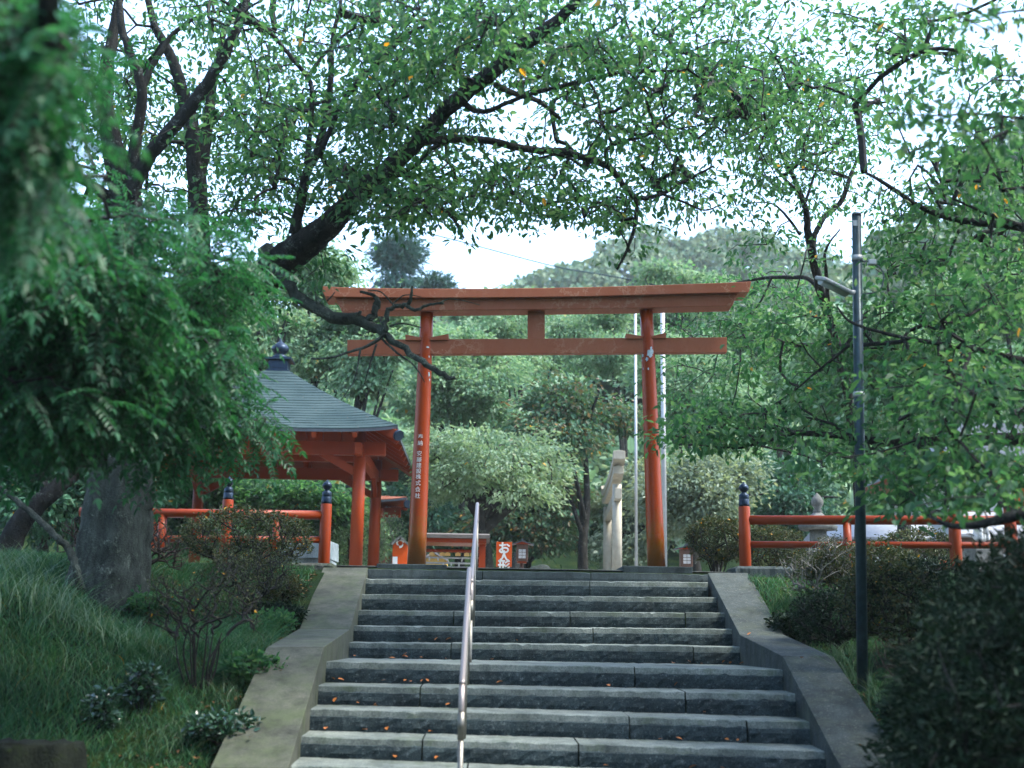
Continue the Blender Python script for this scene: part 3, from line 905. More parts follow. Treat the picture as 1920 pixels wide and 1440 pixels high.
# ------------------------------------------------------------------ pavilions
def pavilion(name, label, cx, yf, sp, zb, ze, ov, rise, roof_mat, post_r=0.10, courses=22, finial=True):
    cyv = yf + sp / 2
    root = empty(name, (cx, cyv, zb))
    tag(root, label, 'pavilion')
    H = sp / 2 + ov; hs = sp / 2
    rg = np.random.default_rng(11)
    ht = 0.20

    def surf(side, u, t, dz=0.0):
        h = H + (ht - H) * t
        z = ze + rise * (0.86 * t + 0.14 * t * t) + 0.07 * abs(u) ** 5 * (1 - t) ** 2 + dz
        a, b = u * h, -h
        for _ in range(side): a, b = -b, a
        return (cx + a, cyv + b, z)
    # roof: lapped courses of shingles
    mb = MB()
    for side in range(4):
        for i in range(courses):
            t0, t1 = i / courses, min(1.0, (i + 1.06) / courses)
            n = max(1, int(2 * (H + (ht - H) * t0) / 0.30)); off = rg.uniform(0, 1)
            us = [-1.0] + [-1 + 2 * (j + off) / n for j in range(n)] + [1.0]
            for j in range(len(us) - 1):
                a, b = us[j], us[j + 1]
                if b - a < 0.002: continue
                l0, l1 = 0.010 + rg.uniform(-0.004, 0.004), 0.010 + rg.uniform(-0.004, 0.004)
                m_ = (a + b) / 2
                vs = [surf(side, a, t0, l0), surf(side, m_, t0, (l0 + l1) / 2), surf(side, b, t0, l1), surf(side, b, t1), surf(side, m_, t1), surf(side, a, t1),
                      surf(side, a, t0, -0.012), surf(side, m_, t0, -0.012), surf(side, b, t0, -0.012)]
                mb.add(vs, [(0, 1, 4, 5), (1, 2, 3, 4), (6, 7, 1, 0), (7, 8, 2, 1)])
    roof = mb.build('roof', roof_mat, root, fix=False)
    mb = MB()
    for side in range(4):                       # dark eave edge
        us = np.linspace(-1, 1, 17)
        for a, b in zip(us[:-1], us[1:]):
            mb.add([surf(side, a, 0, -0.055), surf(side, b, 0, -0.055), surf(side, b, 0, -0.008), surf(side, a, 0, -0.008),
                    surf(side, a, 0.02, -0.055), surf(side, b, 0.02, -0.055)], [(0, 1, 2, 3), (4, 5, 1, 0)])
    mb.build('eave_edge', DARKROOF, root, fix=False)
    mb = MB()
    for side in range(4):                       # boarded underside
        us = np.linspace(-1, 1, 9)
        for a, b in zip(us[:-1], us[1:]):
            mb.add([surf(side, a, 0.012, -0.06), surf(side, b, 0.012, -0.06), surf(side, b, 0.9, -0.08), surf(side, a, 0.9, -0.08)], [(0, 1, 2, 3)])
    mb.build('ceiling_boards', VERM, root, fix=False)
    for side in range(4):                       # rafters and hip rafters
        n = max(3, int(2 * H / 0.62))
        for j in range(1, n):
            u = -1 + 2 * j / n
            tt = min(0.8, 1 - abs(u) * 0.999)
            if tt < 0.08: continue
            p0 = np.array(surf(side, u, 0.015, -0.115))
            h0 = H + (ht - H) * 0.015
            uu = u * h0 / max(1e-3, (H + (ht - H) * tt))
            if abs(uu) > 1: continue
            p1 = np.array(surf(side, uu, tt, -0.135))
            MB().bar(p0, p1, 0.07, 0.09).build('rafter', VERM, root)
        p0 = np.array(surf(side, 1, 0.0, -0.15)); p1 = np.array(surf(side, 1, 0.85, -0.17))
        hp = MB().bar(p0, p1, 0.11, 0.14).build('hip_rafter', VERM, root)
        d = norm(p0 - p1)
        MB().cyl(p0 + d * 0.003, p0 + d * 0.05, 0.085, n=20).build('end_cap', FINIAL, hp)
    for sx in (-1, 1):
        for sy in (-1, 1):
            x, y = cx + sx * hs, cyv + sy * hs
            MB().cyl((x, y, zb), (x, y, ze + 0.05), post_r * 1.06, post_r * 0.94, 24).build('post', VERM, root)
            MB().cyl((x, y, zb - 0.02), (x, y, zb + 0.07), post_r * 1.9, post_r * 1.5, 18).build('footing', CURB, root)
            for dx, dy in ((-sx, 0), (0, -sy)):
                q = np.array([x, y, ze - 0.62]); e = np.array([x + dx * 0.62, y + dy * 0.62, ze - 0.28])
                MB().bar(q, e, 0.07, 0.12).build('brace', VERM, root)
    zt = ze - 0.11
    for s_ in (-1, 1):
        MB().box((cx - hs - 0.40, cyv + s_ * hs - 0.06, zt - 0.21), (cx + hs + 0.40, cyv + s_ * hs + 0.06, zt)).build('plate_beam', VERM, root, bevel=0.008)
        MB().box((cx + s_ * hs - 0.055, cyv - hs - 0.36, zt - 0.24), (cx + s_ * hs + 0.055, cyv + hs + 0.36, zt - 0.05)).build('cross_beam', VERM, root, bevel=0.008)
    MB().box((cx - hs, cyv - 0.06, zt - 0.1), (cx + hs, cyv + 0.06, zt + 0.08)).build('tie_beam', VERM, root, bevel=0.008)
    for j in range(1, 5):
        x = cx - hs + sp * j / 5
        for s_ in (-1, 1):
            MB().box((x - 0.05, cyv + s_ * hs - 0.05, zt + 0.001), (x + 0.05, cyv + s_ * hs + 0.05, zt + 0.14)).build('strut', VERM, root)
    if finial:
        zt2 = ze + rise
        mb = MB()
        mb.box((cx - 0.20, cyv - 0.20, zt2 - 0.05), (cx + 0.20, cyv + 0.20, zt2 + 0.02))
        mb.box((cx - 0.165, cyv - 0.165, zt2 + 0.021), (cx + 0.165, cyv + 0.165, zt2 + 0.20))
        mb.box((cx - 0.11, cyv - 0.172, zt2 + 0.06), (cx + 0.11, cyv - 0.166, zt2 + 0.17))
        mb.box((cx - 0.23, cyv - 0.23, zt2 + 0.201), (cx + 0.23, cyv + 0.23, zt2 + 0.24))
        fb = mb.build('finial_base', FINIAL, root, bevel=0.01)
        MB().lathe([(0.11, 0), (0.15, 0.03), (0.10, 0.07), (0.07, 0.085), (0.11, 0.11), (0.145, 0.16), (0.15, 0.20), (0.12, 0.25), (0.06, 0.29), (0.025, 0.32), (0.004, 0.38)],
                   (cx, cyv, zt2 + 0.24), 24).build('finial', FINIAL, root)
    return root


xa, xb = P(284, 950, 20)[0], P(671, 950, 20)[0]
pavilion('pavilion', 'open vermilion pavilion with blue-grey shingled hip roof left of the torii', (xa + xb) / 2, 20.0, xb - xa, ZP, 4.80, 0.62, 1.31, SHINGLE)
pavilion('pavilion', 'distant orange roofed pavilion peeping out behind the shingled pavilion', P(690, 950, 28)[0] - 0.85, 27.5, 2.4, ZP, 4.55, 0.55, 0.34, FADED, 0.09, 8, False)

# ------------------------------------------------------------------ fences
FIN = [(0.062, 0.0), (0.068, 0.02), (0.062, 0.04), (0.064, 0.075), (0.058, 0.08), (0.062, 0.086), (0.060, 0.125), (0.052, 0.135), (0.030, 0.15), (0.028, 0.158), (0.046, 0.172),
       (0.060, 0.195), (0.058, 0.218), (0.040, 0.240), (0.014, 0.255), (0.006, 0.272)]


def fence(label, posts, shorts, rails, Y):
    root = empty('railing_fence', tuple(P(posts[0][0], posts[0][2], Y)))
    tag(root, label, 'fence')
    k = Y / F_PX
    for x, yt, yb, w, fin in posts:
        t, b = P(x, yt, Y), P(x, yb, Y)
        t = np.array([b[0], b[1], t[2]])
        o = MB().cyl(b - (0, 0, 0.05), t, w / 2 * k * 1.04, w / 2 * k, 24).build('post', VERM, root, bevel=0.004)
        if fin:
            s_ = w / 2 * k / 0.062
            MB().lathe([(r * s_ * 0.9, z * s_) for r, z in FIN], tuple(t), 24).build('finial', FINIAL, o)
    for x, yt, yb, w in shorts:
        t, b = P(x, yt, Y), P(x, yb, Y); t[0] = b[0]
        MB().cyl(b - (0, 0, 0.05), t, w / 2 * k, n=20).build('short_post', VERM, root)
    for x0, y0, x1, y1, w in rails:
        MB().cyl(P(x0, y0, Y), P(x1, y1, Y), w / 2 * k, n=20).build('rail', VERM, root)
    return root


fence('vermilion railing in front of the pavilion with two dark blue finials', [(607, 945, 1057, 21, True), (421, 937, 1052, 20, True)],
      [(300, 965, 1048, 16), (515, 967, 1052, 14)], [(150, 960, 606, 966, 17), (150, 1010, 606, 1012, 13)], 15.25)
fence('vermilion railing right of the stairs behind the street lamp pole', [(1397.5, 950, 1061, 21.5, True), (1794, 955, 1068, 22, False), (1900, 950, 1072, 22, True), (2300, 955, 1075, 22, True)],
      [(1591, 978, 1064, 15.5), (2050, 978, 1072, 15.5)], [(1400, 975, 2300, 976, 17.5), (1400, 1021, 2300, 1024, 13)], 15.25)


def kerb(label, x0, y0, x1, y1, Y, th, hh, mat):
    a, b = P(x0, y0, Y), P(x1, y1, Y)
    z = (a[2] + b[2]) / 2
    mb = MB()
    n = 24
    rg = np.random.default_rng(int(x0))
    xs = np.linspace(a[0], b[0], n); vs = []; fs = []
    for i, x in enumerate(xs):
        e = rg.normal(0, 0.003, 4)
        rd = 0.03 if i in (0, n - 1) else 0
        vs += [(x, Y + e[0], z - hh), (x, Y + 0.01 + e[1], z - 0.03 - rd), (x, Y + 0.035 + e[2], z + e[3] * 0.7 - rd), (x, Y + th, z + e[3] * 0.5 - rd), (x, Y + th, z - hh)]
    for i in range(n - 1):
        for j in range(4):
            fs.append((i * 5 + j, (i + 1) * 5 + j, (i + 1) * 5 + j + 1, i * 5 + j + 1))
    fs += [tuple(range(5)), tuple(reversed(range((n - 1) * 5, n * 5)))]
    mb.add(vs, fs)
    return tag(mb.build('stone_kerb', mat, bevel=0.006), label, 'kerb')


kerb('dark mossy stone kerb under the left railing post', 470, 1053, 628, 1056, 15.0, 0.7, 0.55, OLDST)
kerb('grey stone kerb under the right vermilion railing', 1379, 1061, 1486, 1062, 15.0, 0.6, 0.5, CURB)
kerb('long low stone kerb behind the right shrubs', 1490, 1068, 2300, 1071, 15.02, 0.6, 0.5, CURB)
kerb('lower stone ledge beside the top of the right parapet', 1404, 1094, 1500, 1097, 14.6, 0.3, 0.4, CONC2)
a, b = P(527, 1011, 16.0), P(621, 1050, 16.0)
o = MB().extr([P(515, 1012, 16.0), P(611, 1010, 16.0), P(611, 1046, 16.0), P(515, 1048, 16.0)], (0.06, 0.9, 0)).build('stone_block', BLOCK, bevel=0.01)
o2 = MB().box((P(520, 1050, 16.1)[0], 16.06, ZP), (P(618, 1050, 16.1)[0], 16.9, P(560, 1047, 16.0)[2] - 0.002)).build('plinth', BLOCK, o)
tag(o, 'blue-grey rectangular stone block behind the left railing', 'stone block')

# ------------------------------------------------------------------ small things on the court
def lantern(label, px, ytop, Y, sc, group='wooden lanterns on the court'):
    p = P(px, ytop, Y); x, z = p[0], p[2]
    root = empty('wooden_lantern', (x, Y, ZP)); tag(root, label, 'lantern', group)
    def bx(n, m, w, d, z0, z1): return MB().box((x - w / 2, Y - d / 2, z0), (x + w / 2, Y + d / 2, z1)).build(n, m, root, bevel=0.004)
    h = sc
    mb = MB()
    for s_ in (-1, 1):                          # curved gable roof, ridge along depth
        prof = [(0.0, 0.0), (0.3 * h, -0.11 * h), (0.62 * h, -0.185 * h), (0.62 * h, -0.235 * h), (0.3 * h, -0.165 * h), (0.0, -0.06 * h)]
        mb.extr([(x + s_ * a, Y - 0.42 * h, z + b_) for a, b_ in prof], (0, 0.84 * h, 0))
    mb.bar((x, Y - 0.44 * h, z + 0.01), (x, Y + 0.44 * h, z + 0.01), 0.07 * h, 0.07 * h)
    mb.build('roof', DARKROOF, root)
    MB().extr([(x - 0.5 * h, Y - 0.36 * h, z - 0.21 * h), (x + 0.5 * h, Y - 0.36 * h, z - 0.21 * h), (x, Y - 0.36 * h, z - 0.04 * h)], (0, 0.03, 0)).build('gable_board', VERM, root)
    MB().box((x - 0.31 * h, Y - 0.3 * h, z - 1.10 * h), (x + 0.31 * h, Y + 0.3 * h, z - 0.2 * h)).build('lamp_house', DARKWOOD, root, bevel=0.006)
    MB().box((x - 0.2 * h, Y - 0.31 * h, z - 0.96 * h), (x + 0.2 * h, Y - 0.302 * h, z - 0.46 * h)).build('paper_window', PAPER, root)
    mb = MB()
    for q in (-0.2, 0.0, 0.2): mb.box((x + (q - 0.012) * h, Y - 0.325 * h, z - 0.98 * h), (x + (q + 0.012) * h, Y - 0.311 * h, z - 0.44 * h))
    for q in (-0.96, -0.79, -0.63, -0.46): mb.box((x - 0.2 * h, Y - 0.322 * h, z + (q - 0.012) * h), (x + 0.2 * h, Y - 0.312 * h, z + (q + 0.012) * h))
    mb.build('lattice', DARKWOOD, root)
    MB().box((x - 0.24 * h, Y - 0.23 * h, z - 1.20 * h), (x + 0.24 * h, Y + 0.23 * h, z - 1.101 * h)).build('shelf', VERM, root)
    MB().cyl((x, Y, ZP), (x, Y, z - 1.2 * h), 0.1 * h, n=16).build('post', DARKWOOD, root)


lantern('brown wooden lantern with dark roof just behind the orange banner', 979, 1014, 18.6, 0.27)
lantern('wooden lantern with dark roof right of the right torii pillar', 1286, 1023, 18.6, 0.28)


def banner():
    Y = 17.2
    a, b = P(931, 1016, Y), P(960, 1016, Y)
    root = empty('banner_sign', (float((a[0] + b[0]) / 2), Y, ZP))
    tag(root, 'upright orange banner sign with white Japanese lettering at the top step', 'banner')
    MB().box((a[0], Y, ZP + 0.12), (b[0], Y + 0.02, a[2])).build('board', BOARD, root)
    for x in (a[0] + 0.01, b[0] - 0.01):
        MB().cyl((x, Y + 0.035, ZP), (x, Y + 0.035, a[2] + 0.01), 0.012, n=10).build('post', DARKWOOD, root)
    mb = MB()
    cx = (a[0] + b[0]) / 2
    for ch, py in (('お', 1029), ('人', 1045), ('形', 1062)):
        V, Fc = text_mesh(ch, 0.165, 'glyph')
        z = P(945, py, Y)[2]
        for e in ((0, 0), (0.004, 0), (-0.004, 0), (0, 0.004), (0, -0.004)):   # heavy brush strokes
            mb.add([(cx + v[0] + e[0], Y - 0.004 - abs(e[0]) * 0.2 - abs(e[1]) * 0.1 - (0.0004 if e[0] < 0 or e[1] < 0 else 0), z + v[1] + e[1]) for v in V], Fc)
    mb.build('lettering', LETTER, root, fix=False)


banner()


def plaque_rack():
    Y = 19.5
    root = empty('plaque_rack', tuple(P(850, 1070, Y)))
    tag(root, 'red roofed rack hung with wooden votive plaques and paper strips', 'plaque rack')
    x0, x1 = P(772, 1010, Y)[0], P(918, 1010, Y)[0]
    z = P(850, 1006, Y)[2]; z2 = P(850, 1013, Y)[2]
    MB().extr([(x0, Y - 0.45, z2), (x0, Y - 0.45, z2 + 0.05), (x0, Y, z + 0.05), (x0, Y + 0.45, z2 + 0.05), (x0, Y + 0.45, z2)], (x1 - x0, 0, 0)).build('roof', mat_plain('weathered_board', (0.09, 0.08, 0.07), 0.85), root)
    MB().box((x0 + 0.1, Y - 0.38, z2 - 0.062), (x1 - 0.05, Y + 0.38, z2 - 0.003)).build('beam', VERM, root)
    for px in (784, 904):
        x = P(px, 1040, Y)[0]
        MB().box((x - 0.05, Y - 0.05, ZP), (x + 0.05, Y + 0.05, z2 - 0.063)).build('post', VERM, root)
    rg = np.random.default_rng(2)
    for py in (1033, 1046, 1056, 1064):
        zz = P(850, py, Y)[2]
        MB().cyl((x0 + 0.1, Y, zz), (x1 - 0.12, Y, zz), 0.014 if py > 1033 else 0.025, n=8).build('rail', VERM if py == 1033 else GALV, root)
    for i in range(7):
        x = x0 + 0.2 + i * 0.125 + rg.uniform(-0.03, 0.03); zz = P(850, 1034, Y)[2]
        MB().extr([(x - 0.04, Y - 0.04, zz - 0.07), (x + 0.04, Y - 0.04, zz - 0.07), (x + 0.04, Y - 0.04, zz - 0.03), (x, Y - 0.04, zz - 0.012), (x - 0.04, Y - 0.04, zz - 0.03)], (0, 0.012, 0)).build('plaque', PLAQUE, root)
    for i in range(8):
        x = x0 + 0.2 + i * 0.10 + rg.uniform(-0.03, 0.03); zz = P(850, rg.choice([1046, 1056]), Y)[2]
        MB().bar((x, Y - 0.025, zz + 0.01), (x + rg.uniform(-0.02, 0.02), Y - 0.03, zz - rg.uniform(0.03, 0.06)), 0.022, 0.004, up=(0, 1, 0.1)).build('paper_strip', PAPER, root)


plaque_rack()


def gable_box(name, label, cat, px0, px1, ytop, yeave, Y, dep, wall, roof, emblem=False):
    a, b = P(px0, yeave, Y), P(px1, yeave, Y); zt = P((px0 + px1) / 2, ytop, Y)[2]; ze = a[2]; cx = (a[0] + b[0]) / 2; w = b[0] - a[0]
    root = empty(name, (cx, Y, ZP)); tag(root, label, cat)
    MB().extr([(a[0] + 0.05 * w, Y, ZP), (b[0] - 0.05 * w, Y, ZP), (b[0] - 0.05 * w, Y, ze), (cx, Y, zt - 0.03), (a[0] + 0.05 * w, Y, ze)], (0, dep, 0)).build('wall', wall, root)
    mb = MB()
    for s_, e in ((-1, a), (1, b)):
        mb.bar((cx, Y + dep / 2 - 0.03, zt), (e[0], Y + dep / 2 - 0.03, ze), dep + 0.12, 0.028, up=(0, 0, 1))
    mb.build('roof', roof, root)
    if emblem:
        zc = ze + 0.02
        mb = MB()
        for k in range(3):
            an = np.linspace(0.3 + k * 2.09, 2.0 + k * 2.09, 8)
            pts = [(cx + 0.055 * math.cos(t) * (1 - 0.35 * i / 7), Y - 0.012, zc + 0.055 * math.sin(t) * (1 - 0.35 * i / 7)) for i, t in enumerate(an)]
            mb.tube(pts, np.linspace(0.022, 0.006, 8), 6)
        mb.build('emblem', LETTER, root)
        MB().box((a[0] + 0.07 * w, Y - 0.008, ZP + 0.02), (a[0] + 0.36 * w, Y - 0.002, ze - 0.17)).build('notice', LETTER, root)


gable_box('votive_sign', 'small orange gabled sign board with pale swirl emblem behind the pavilion posts', 'sign', 735, 766, 1007, 1021, 18.2, 0.10, BOARD, LANTST, True)
gable_box('small_shrine', 'tiny ochre shrine box with grey gable roof behind the left torii pillar', 'shrine', 788, 840, 1036, 1050, 20.5, 0.7, OCHRE, mat_plain('grey_gable_roof', (0.2, 0.2, 0.2), 0.6))

# rough stone by the banner
def rock(name, label, c, r, mat, seed, cat='rock'):
    import bmesh
    bm = bmesh.new(); bmesh.ops.create_icosphere(bm, subdivisions=3, radius=1.0)
    rg = np.random.default_rng(seed); ph = rg.uniform(0, 6.28, 9)
    for v in bm.verts:
        x, y, z = v.co
        k = 1 + 0.16 * math.sin(2.3 * x + ph[0] + 1.7 * y) + 0.12 * math.sin(4.1 * y + ph[1] + 2.2 * z) + 0.08 * math.sin(7 * z + ph[2] + 5 * x)
        v.co = Vector((x * r[0], y * r[1], z * r[2])) * k + Vector(c)
    me = bpy.data.meshes.new(name); bm.to_mesh(me); bm.free()
    return tag(link(name, me, mat, smooth=True), label, cat)


rock('rock', 'low rounded garden rock right of the orange banner', P(1008, 1068, 18.0) - (0, 0, 0.06), (0.17, 0.17, 0.12), OLDST, 3)


def white_torii():
    root = empty('wooden_torii', tuple(P(1158, 1072, 21.0))); tag(root, 'pale bare wood torii seen from the side right of the court', 'torii gate')
    Yn, Yf = 21.0, 24.5
    nb, nt_ = P(1157, 1072, Yn), P(1157, 906, Yn); fb, ft = P(1139, 1072, Yf), P(1141, 905, Yf)
    nb[2] = fb[2] = ZP
    d = norm((fb - nb) * np.array([1, 1, 0]))
    zt = nt_[2]
    for b, w, Y in ((nb, 18.5, Yn), (fb, 16.5, Yf)):
        MB().cyl(b, (b[0], b[1], zt - 0.02), w / 2 * Y / F_PX * 1.04, w / 2 * Y / F_PX * 0.93, 24).build('pillar', PALEWOOD, root)
    def curved(o0, o1, w, h, z, up, name):
        mb = MB(); L = np.linalg.norm((fb - nb)[:2]); n = 10
        ts = np.linspace(-o0 / L, 1 + o1 / L, n)
        sd_ = np.array([d[1], -d[0], 0]); secs = []
        for t in ts:
            c = nb + (fb - nb) * t; c[2] = z + up * (2 * t - 1) ** 4
            secs.append([c - sd_ * w / 2, c + sd_ * w / 2, c + sd_ * w / 2 + (0, 0, h), c + (0, 0, h * 1.15), c - sd_ * w / 2 + (0, 0, h)])
        vs = [p for s_ in secs for p in s_]; fs = []
        for i in range(n - 1):
            for j in range(5): fs.append((i * 5 + j, i * 5 + (j + 1) % 5, (i + 1) * 5 + (j + 1) % 5, (i + 1) * 5 + j))
        fs += [tuple(range(5)), tuple(reversed(range(n * 5 - 5, n * 5)))]
        mb.add(vs, fs); mb.build(name, PALEWOOD, root, bevel=0.008)
    curved(0.5, 0.6, 0.165, 0.12, zt + 0.01, 0.03, 'upper_lintel' if False else 'lower_lintel')
    curved(0.7, 0.9, 0.195, 0.13, zt + 0.15, 0.04, 'upper_lintel')
    z = P(1160, 931, Yn)[2]
    MB().bar(nb * (1, 1, 0) - d * 0.45 + (0, 0, z), fb * (1, 1, 0) + d * 0.45 + (0, 0, z), 0.11, 0.17).build('tie_beam', PALEWOOD, root, bevel=0.006)


white_torii()


def flagpole(label, px, ytop, Y, w):
    b = P(px, 1060, Y); t = P(px, ytop, Y)
    root = empty('flag_pole', (b[0], Y, ZP)); tag(root, label, 'pole', 'pale metal poles behind the gate')
    MB().cyl((b[0], Y, ZP), (b[0], Y, t[2]), w / 2 * Y / F_PX * 1.08, w / 2 * Y / F_PX * 0.9, 16).build('pole', GALV, root)
    MB().lathe([(0.01, 0), (0.05, 0.03), (0.05, 0.07), (0.005, 0.1)], (b[0], Y, t[2]), 12).build('cap', GALV, root)
    MB().box((b[0] - 0.09, Y - 0.09, ZP), (b[0] + 0.09, Y + 0.09, ZP + 0.22)).build('footing', CURB, root)


flagpole('thinner pale metal flagpole left of the right torii pillar', 1193, 585, 23.0, 5.5)
flagpole('thicker pale metal flagpole right of the right torii pillar', 1246, 545, 20.0, 9.5)


def wire():
    pts = [P(x, y, Y) for x, y, Y in ((560, 404, 40), (760, 428, 40), (1030, 497, 40), (1130, 515, 40), (1235, 536, 40), (1500, 600, 40))]
    o = MB().tube(spline(np.array(pts), 6), 0.022, 6).build('overhead_wire', POLE)
    tag(o, 'thin dark overhead wire crossing the sky behind the gate', 'wire')


wire()


def street_lamp():
    Y = 10.55
    b, t = P(1617, 1250, Y), P(1606, 405, Y)
    root = empty('street_lamp', tuple(b)); tag(root, 'tall dark green street lamp pole with tubular light right of the stairs', 'street lamp')
    d = t - b
    MB().cyl(b - d * 0.06, t, 0.045, 0.040, 24).build('pole', POLE, root)
    MB().cyl(t, t + d * 0.006, 0.044, 0.040, 24).build('cap', DARKROOF, root)
    for py in (495, 760):
        f = (1250 - py) / 845.0
        q = b + d * f
        MB().cyl(q, q + d * 0.012, 0.048, 0.048, 24).build('band', GALV, root)
    f = (1250 - 412) / 845.0
    q = b + d * (1250 - 428) / 845
    MB().box(q + (-0.044, -0.047, 0), q + (-0.005, -0.041, 0.05)).build('tag_plate', GALV, root)
    a, e = P(1601, 553, Y - 0.02), P(1537, 521, Y - 0.25)
    dr = norm(e - a)
    h = MB().bar(a + dr * 0.05, e, 0.13, 0.035, up=(0.2, -0.3, 1)).build('lamp_housing', GALV, root, bevel=0.012)
    up = norm(np.cross(np.cross(dr, (0.2, -0.3, 1)), dr))
    MB().tube([a + dr * 0.09 - up * 0.02, e - dr * 0.02 - up * 0.02], 0.032, 14).build('lamp_tube', WHITE, h)
    MB().cyl(b + d * (1250 - 556) / 845, a + dr * 0.07, 0.018, n=10).build('bracket', GALV, root)
    q = P(1634, 492, Y)
    MB().box(q - (0.03, 0.03, 0.022), q + (0.035, 0.03, 0.022)).build('sensor_box', WHITE, root, bevel=0.005)
    MB().tube(spline(np.array([b + d * (1250 - 495) / 845, q, P(1652, 505, Y), P(1657, 520, Y), P(1648, 545, Y), b + d * (1250 - 560) / 845 + (0.04, 0, 0)]), 5), 0.006, 6).build('cable', DARKROOF, root)


street_lamp()


def stone_lantern():
    Y = 19.0; p = P(1532, 935, Y); x = p[0]
    root = empty('stone_lantern', (x, Y, ZP)); tag(root, 'pale stone lantern with onion finial behind the right railing', 'stone lantern')
    z = p[2]
    k = 1.0
    MB().lathe([(0.05, -0.22), (0.075, -0.19), (0.045, -0.15), (0.085, -0.10), (0.095, -0.04), (0.065, 0.02), (0.02, 0.07), (0.003, 0.09)], (x, Y, z), 18).build('finial', LANTST, root)
    n = 6; vs = []; R0, R1 = 0.44, 0.07
    mb = MB()
    prof = [(0.28, -0.47), (0.30, -0.41), (0.24, -0.37), (0.15, -0.29), (0.07, -0.21)]
    mb.lathe(prof, (x, Y, z), 6); mb.build('roof', LANTST, root)
    MB().lathe([(0.13, -0.74), (0.13, -0.472)], (x, Y, z), 6).build('lamp_house', LANTST, root)
    MB().lathe([(0.10, -0.95), (0.20, -0.82), (0.20, -0.742)], (x, Y, z), 6).build('platform', LANTST, root)
    MB().lathe([(0.12, ZP - z), (0.09, ZP - z + 0.2), (0.09, -0.952)], (x, Y, z), 16).build('shaft', LANTST, root)


stone_lantern()


def shed(label, px0, px1, yridge, yeave, Y, dep, inset, wall):
    a, b = P(px0, yeave, Y), P(px1, yeave, Y); zr = P(px0, yridge, Y + dep / 2)[2]; ze = a[2]
    root = empty('low_shed', ((a[0] + b[0]) / 2, Y, ZP)); tag(root, label, 'shed')
    mb = MB()
    i = inset
    lo = [(a[0], Y, ze), (b[0], Y, ze), (b[0], Y + dep, ze), (a[0], Y + dep, ze)]
    hi = [(a[0] + i, Y + dep * 0.45, zr), (b[0] - i, Y + dep * 0.45, zr), (b[0] - i, Y + dep * 0.55, zr), (a[0] + i, Y + dep * 0.55, zr)]
    lo2 = [(x, y, z - 0.05) for x, y, z in lo]
    mb.add(lo + hi + lo2, [(0, 1, 5, 4), (1, 2, 6, 5), (2, 3, 7, 6), (3, 0, 4, 7), (4, 5, 6, 7), (8, 9, 1, 0), (9, 10, 2, 1), (10, 11, 3, 2), (11, 8, 0, 3), (8, 11, 10, 9)])
    mb.build('roof', DULLROOF, root, bevel=0.01)
    MB().box((a[0] + 0.12, Y + 0.15, ze - 0.2), (b[0] - 0.12, Y + dep - 0.15, ze - 0.052)).build('beam', DARKWOOD, root)
    for x in (a[0] + 0.2, b[0] - 0.2):
        for y in (Y + 0.2, Y + dep - 0.2):
            MB().box((x - 0.05, y - 0.05, ZP), (x + 0.05, y + 0.05, ze - 0.201)).build('post', DARKWOOD, root)
    MB().box((a[0] + 0.3, Y + dep * 0.6, ZP), (b[0] - 0.3, Y + dep * 0.65, ze - 0.202)).build('back_panel', wall, root)


shed('low open shed with pale sheet roof behind the right railing', 1550, 1782, 974, 1005, 20.5, 1.8, 0.16, mat_plain('blue_grey_panel', (0.12, 0.18, 0.23), 0.6))
shed('whitish low shed beyond the last right railing posts', 1788, 1960, 960, 1000, 19.5, 1.8, 0.3, mat_plain('pale_panel', (0.38, 0.42, 0.45), 0.6))
p = P(1648, 1030, 18.5)
o = MB().cyl((p[0], 18.5, ZP), (p[0], 18.5, p[2]), 0.065, 0.06, 16).build('white_post', WHITE, bevel=0.01)
tag(o, 'short white post behind the street lamp pole', 'post')
p = P(1768, 1049, 16.6)
root = empty('offering_box', (p[0], 16.6, ZP)); tag(root, 'small orange box with pale lid by the right railing', 'box')
MB().box((p[0] - 0.075, 16.6, ZP), (p[0] + 0.075, 16.75, p[2])).build('body', BOARD, root)
MB().box((p[0] - 0.10, 16.57, p[2] + 0.002), (p[0] + 0.10, 16.78, p[2] + 0.022)).build('lid', WHITE, root)


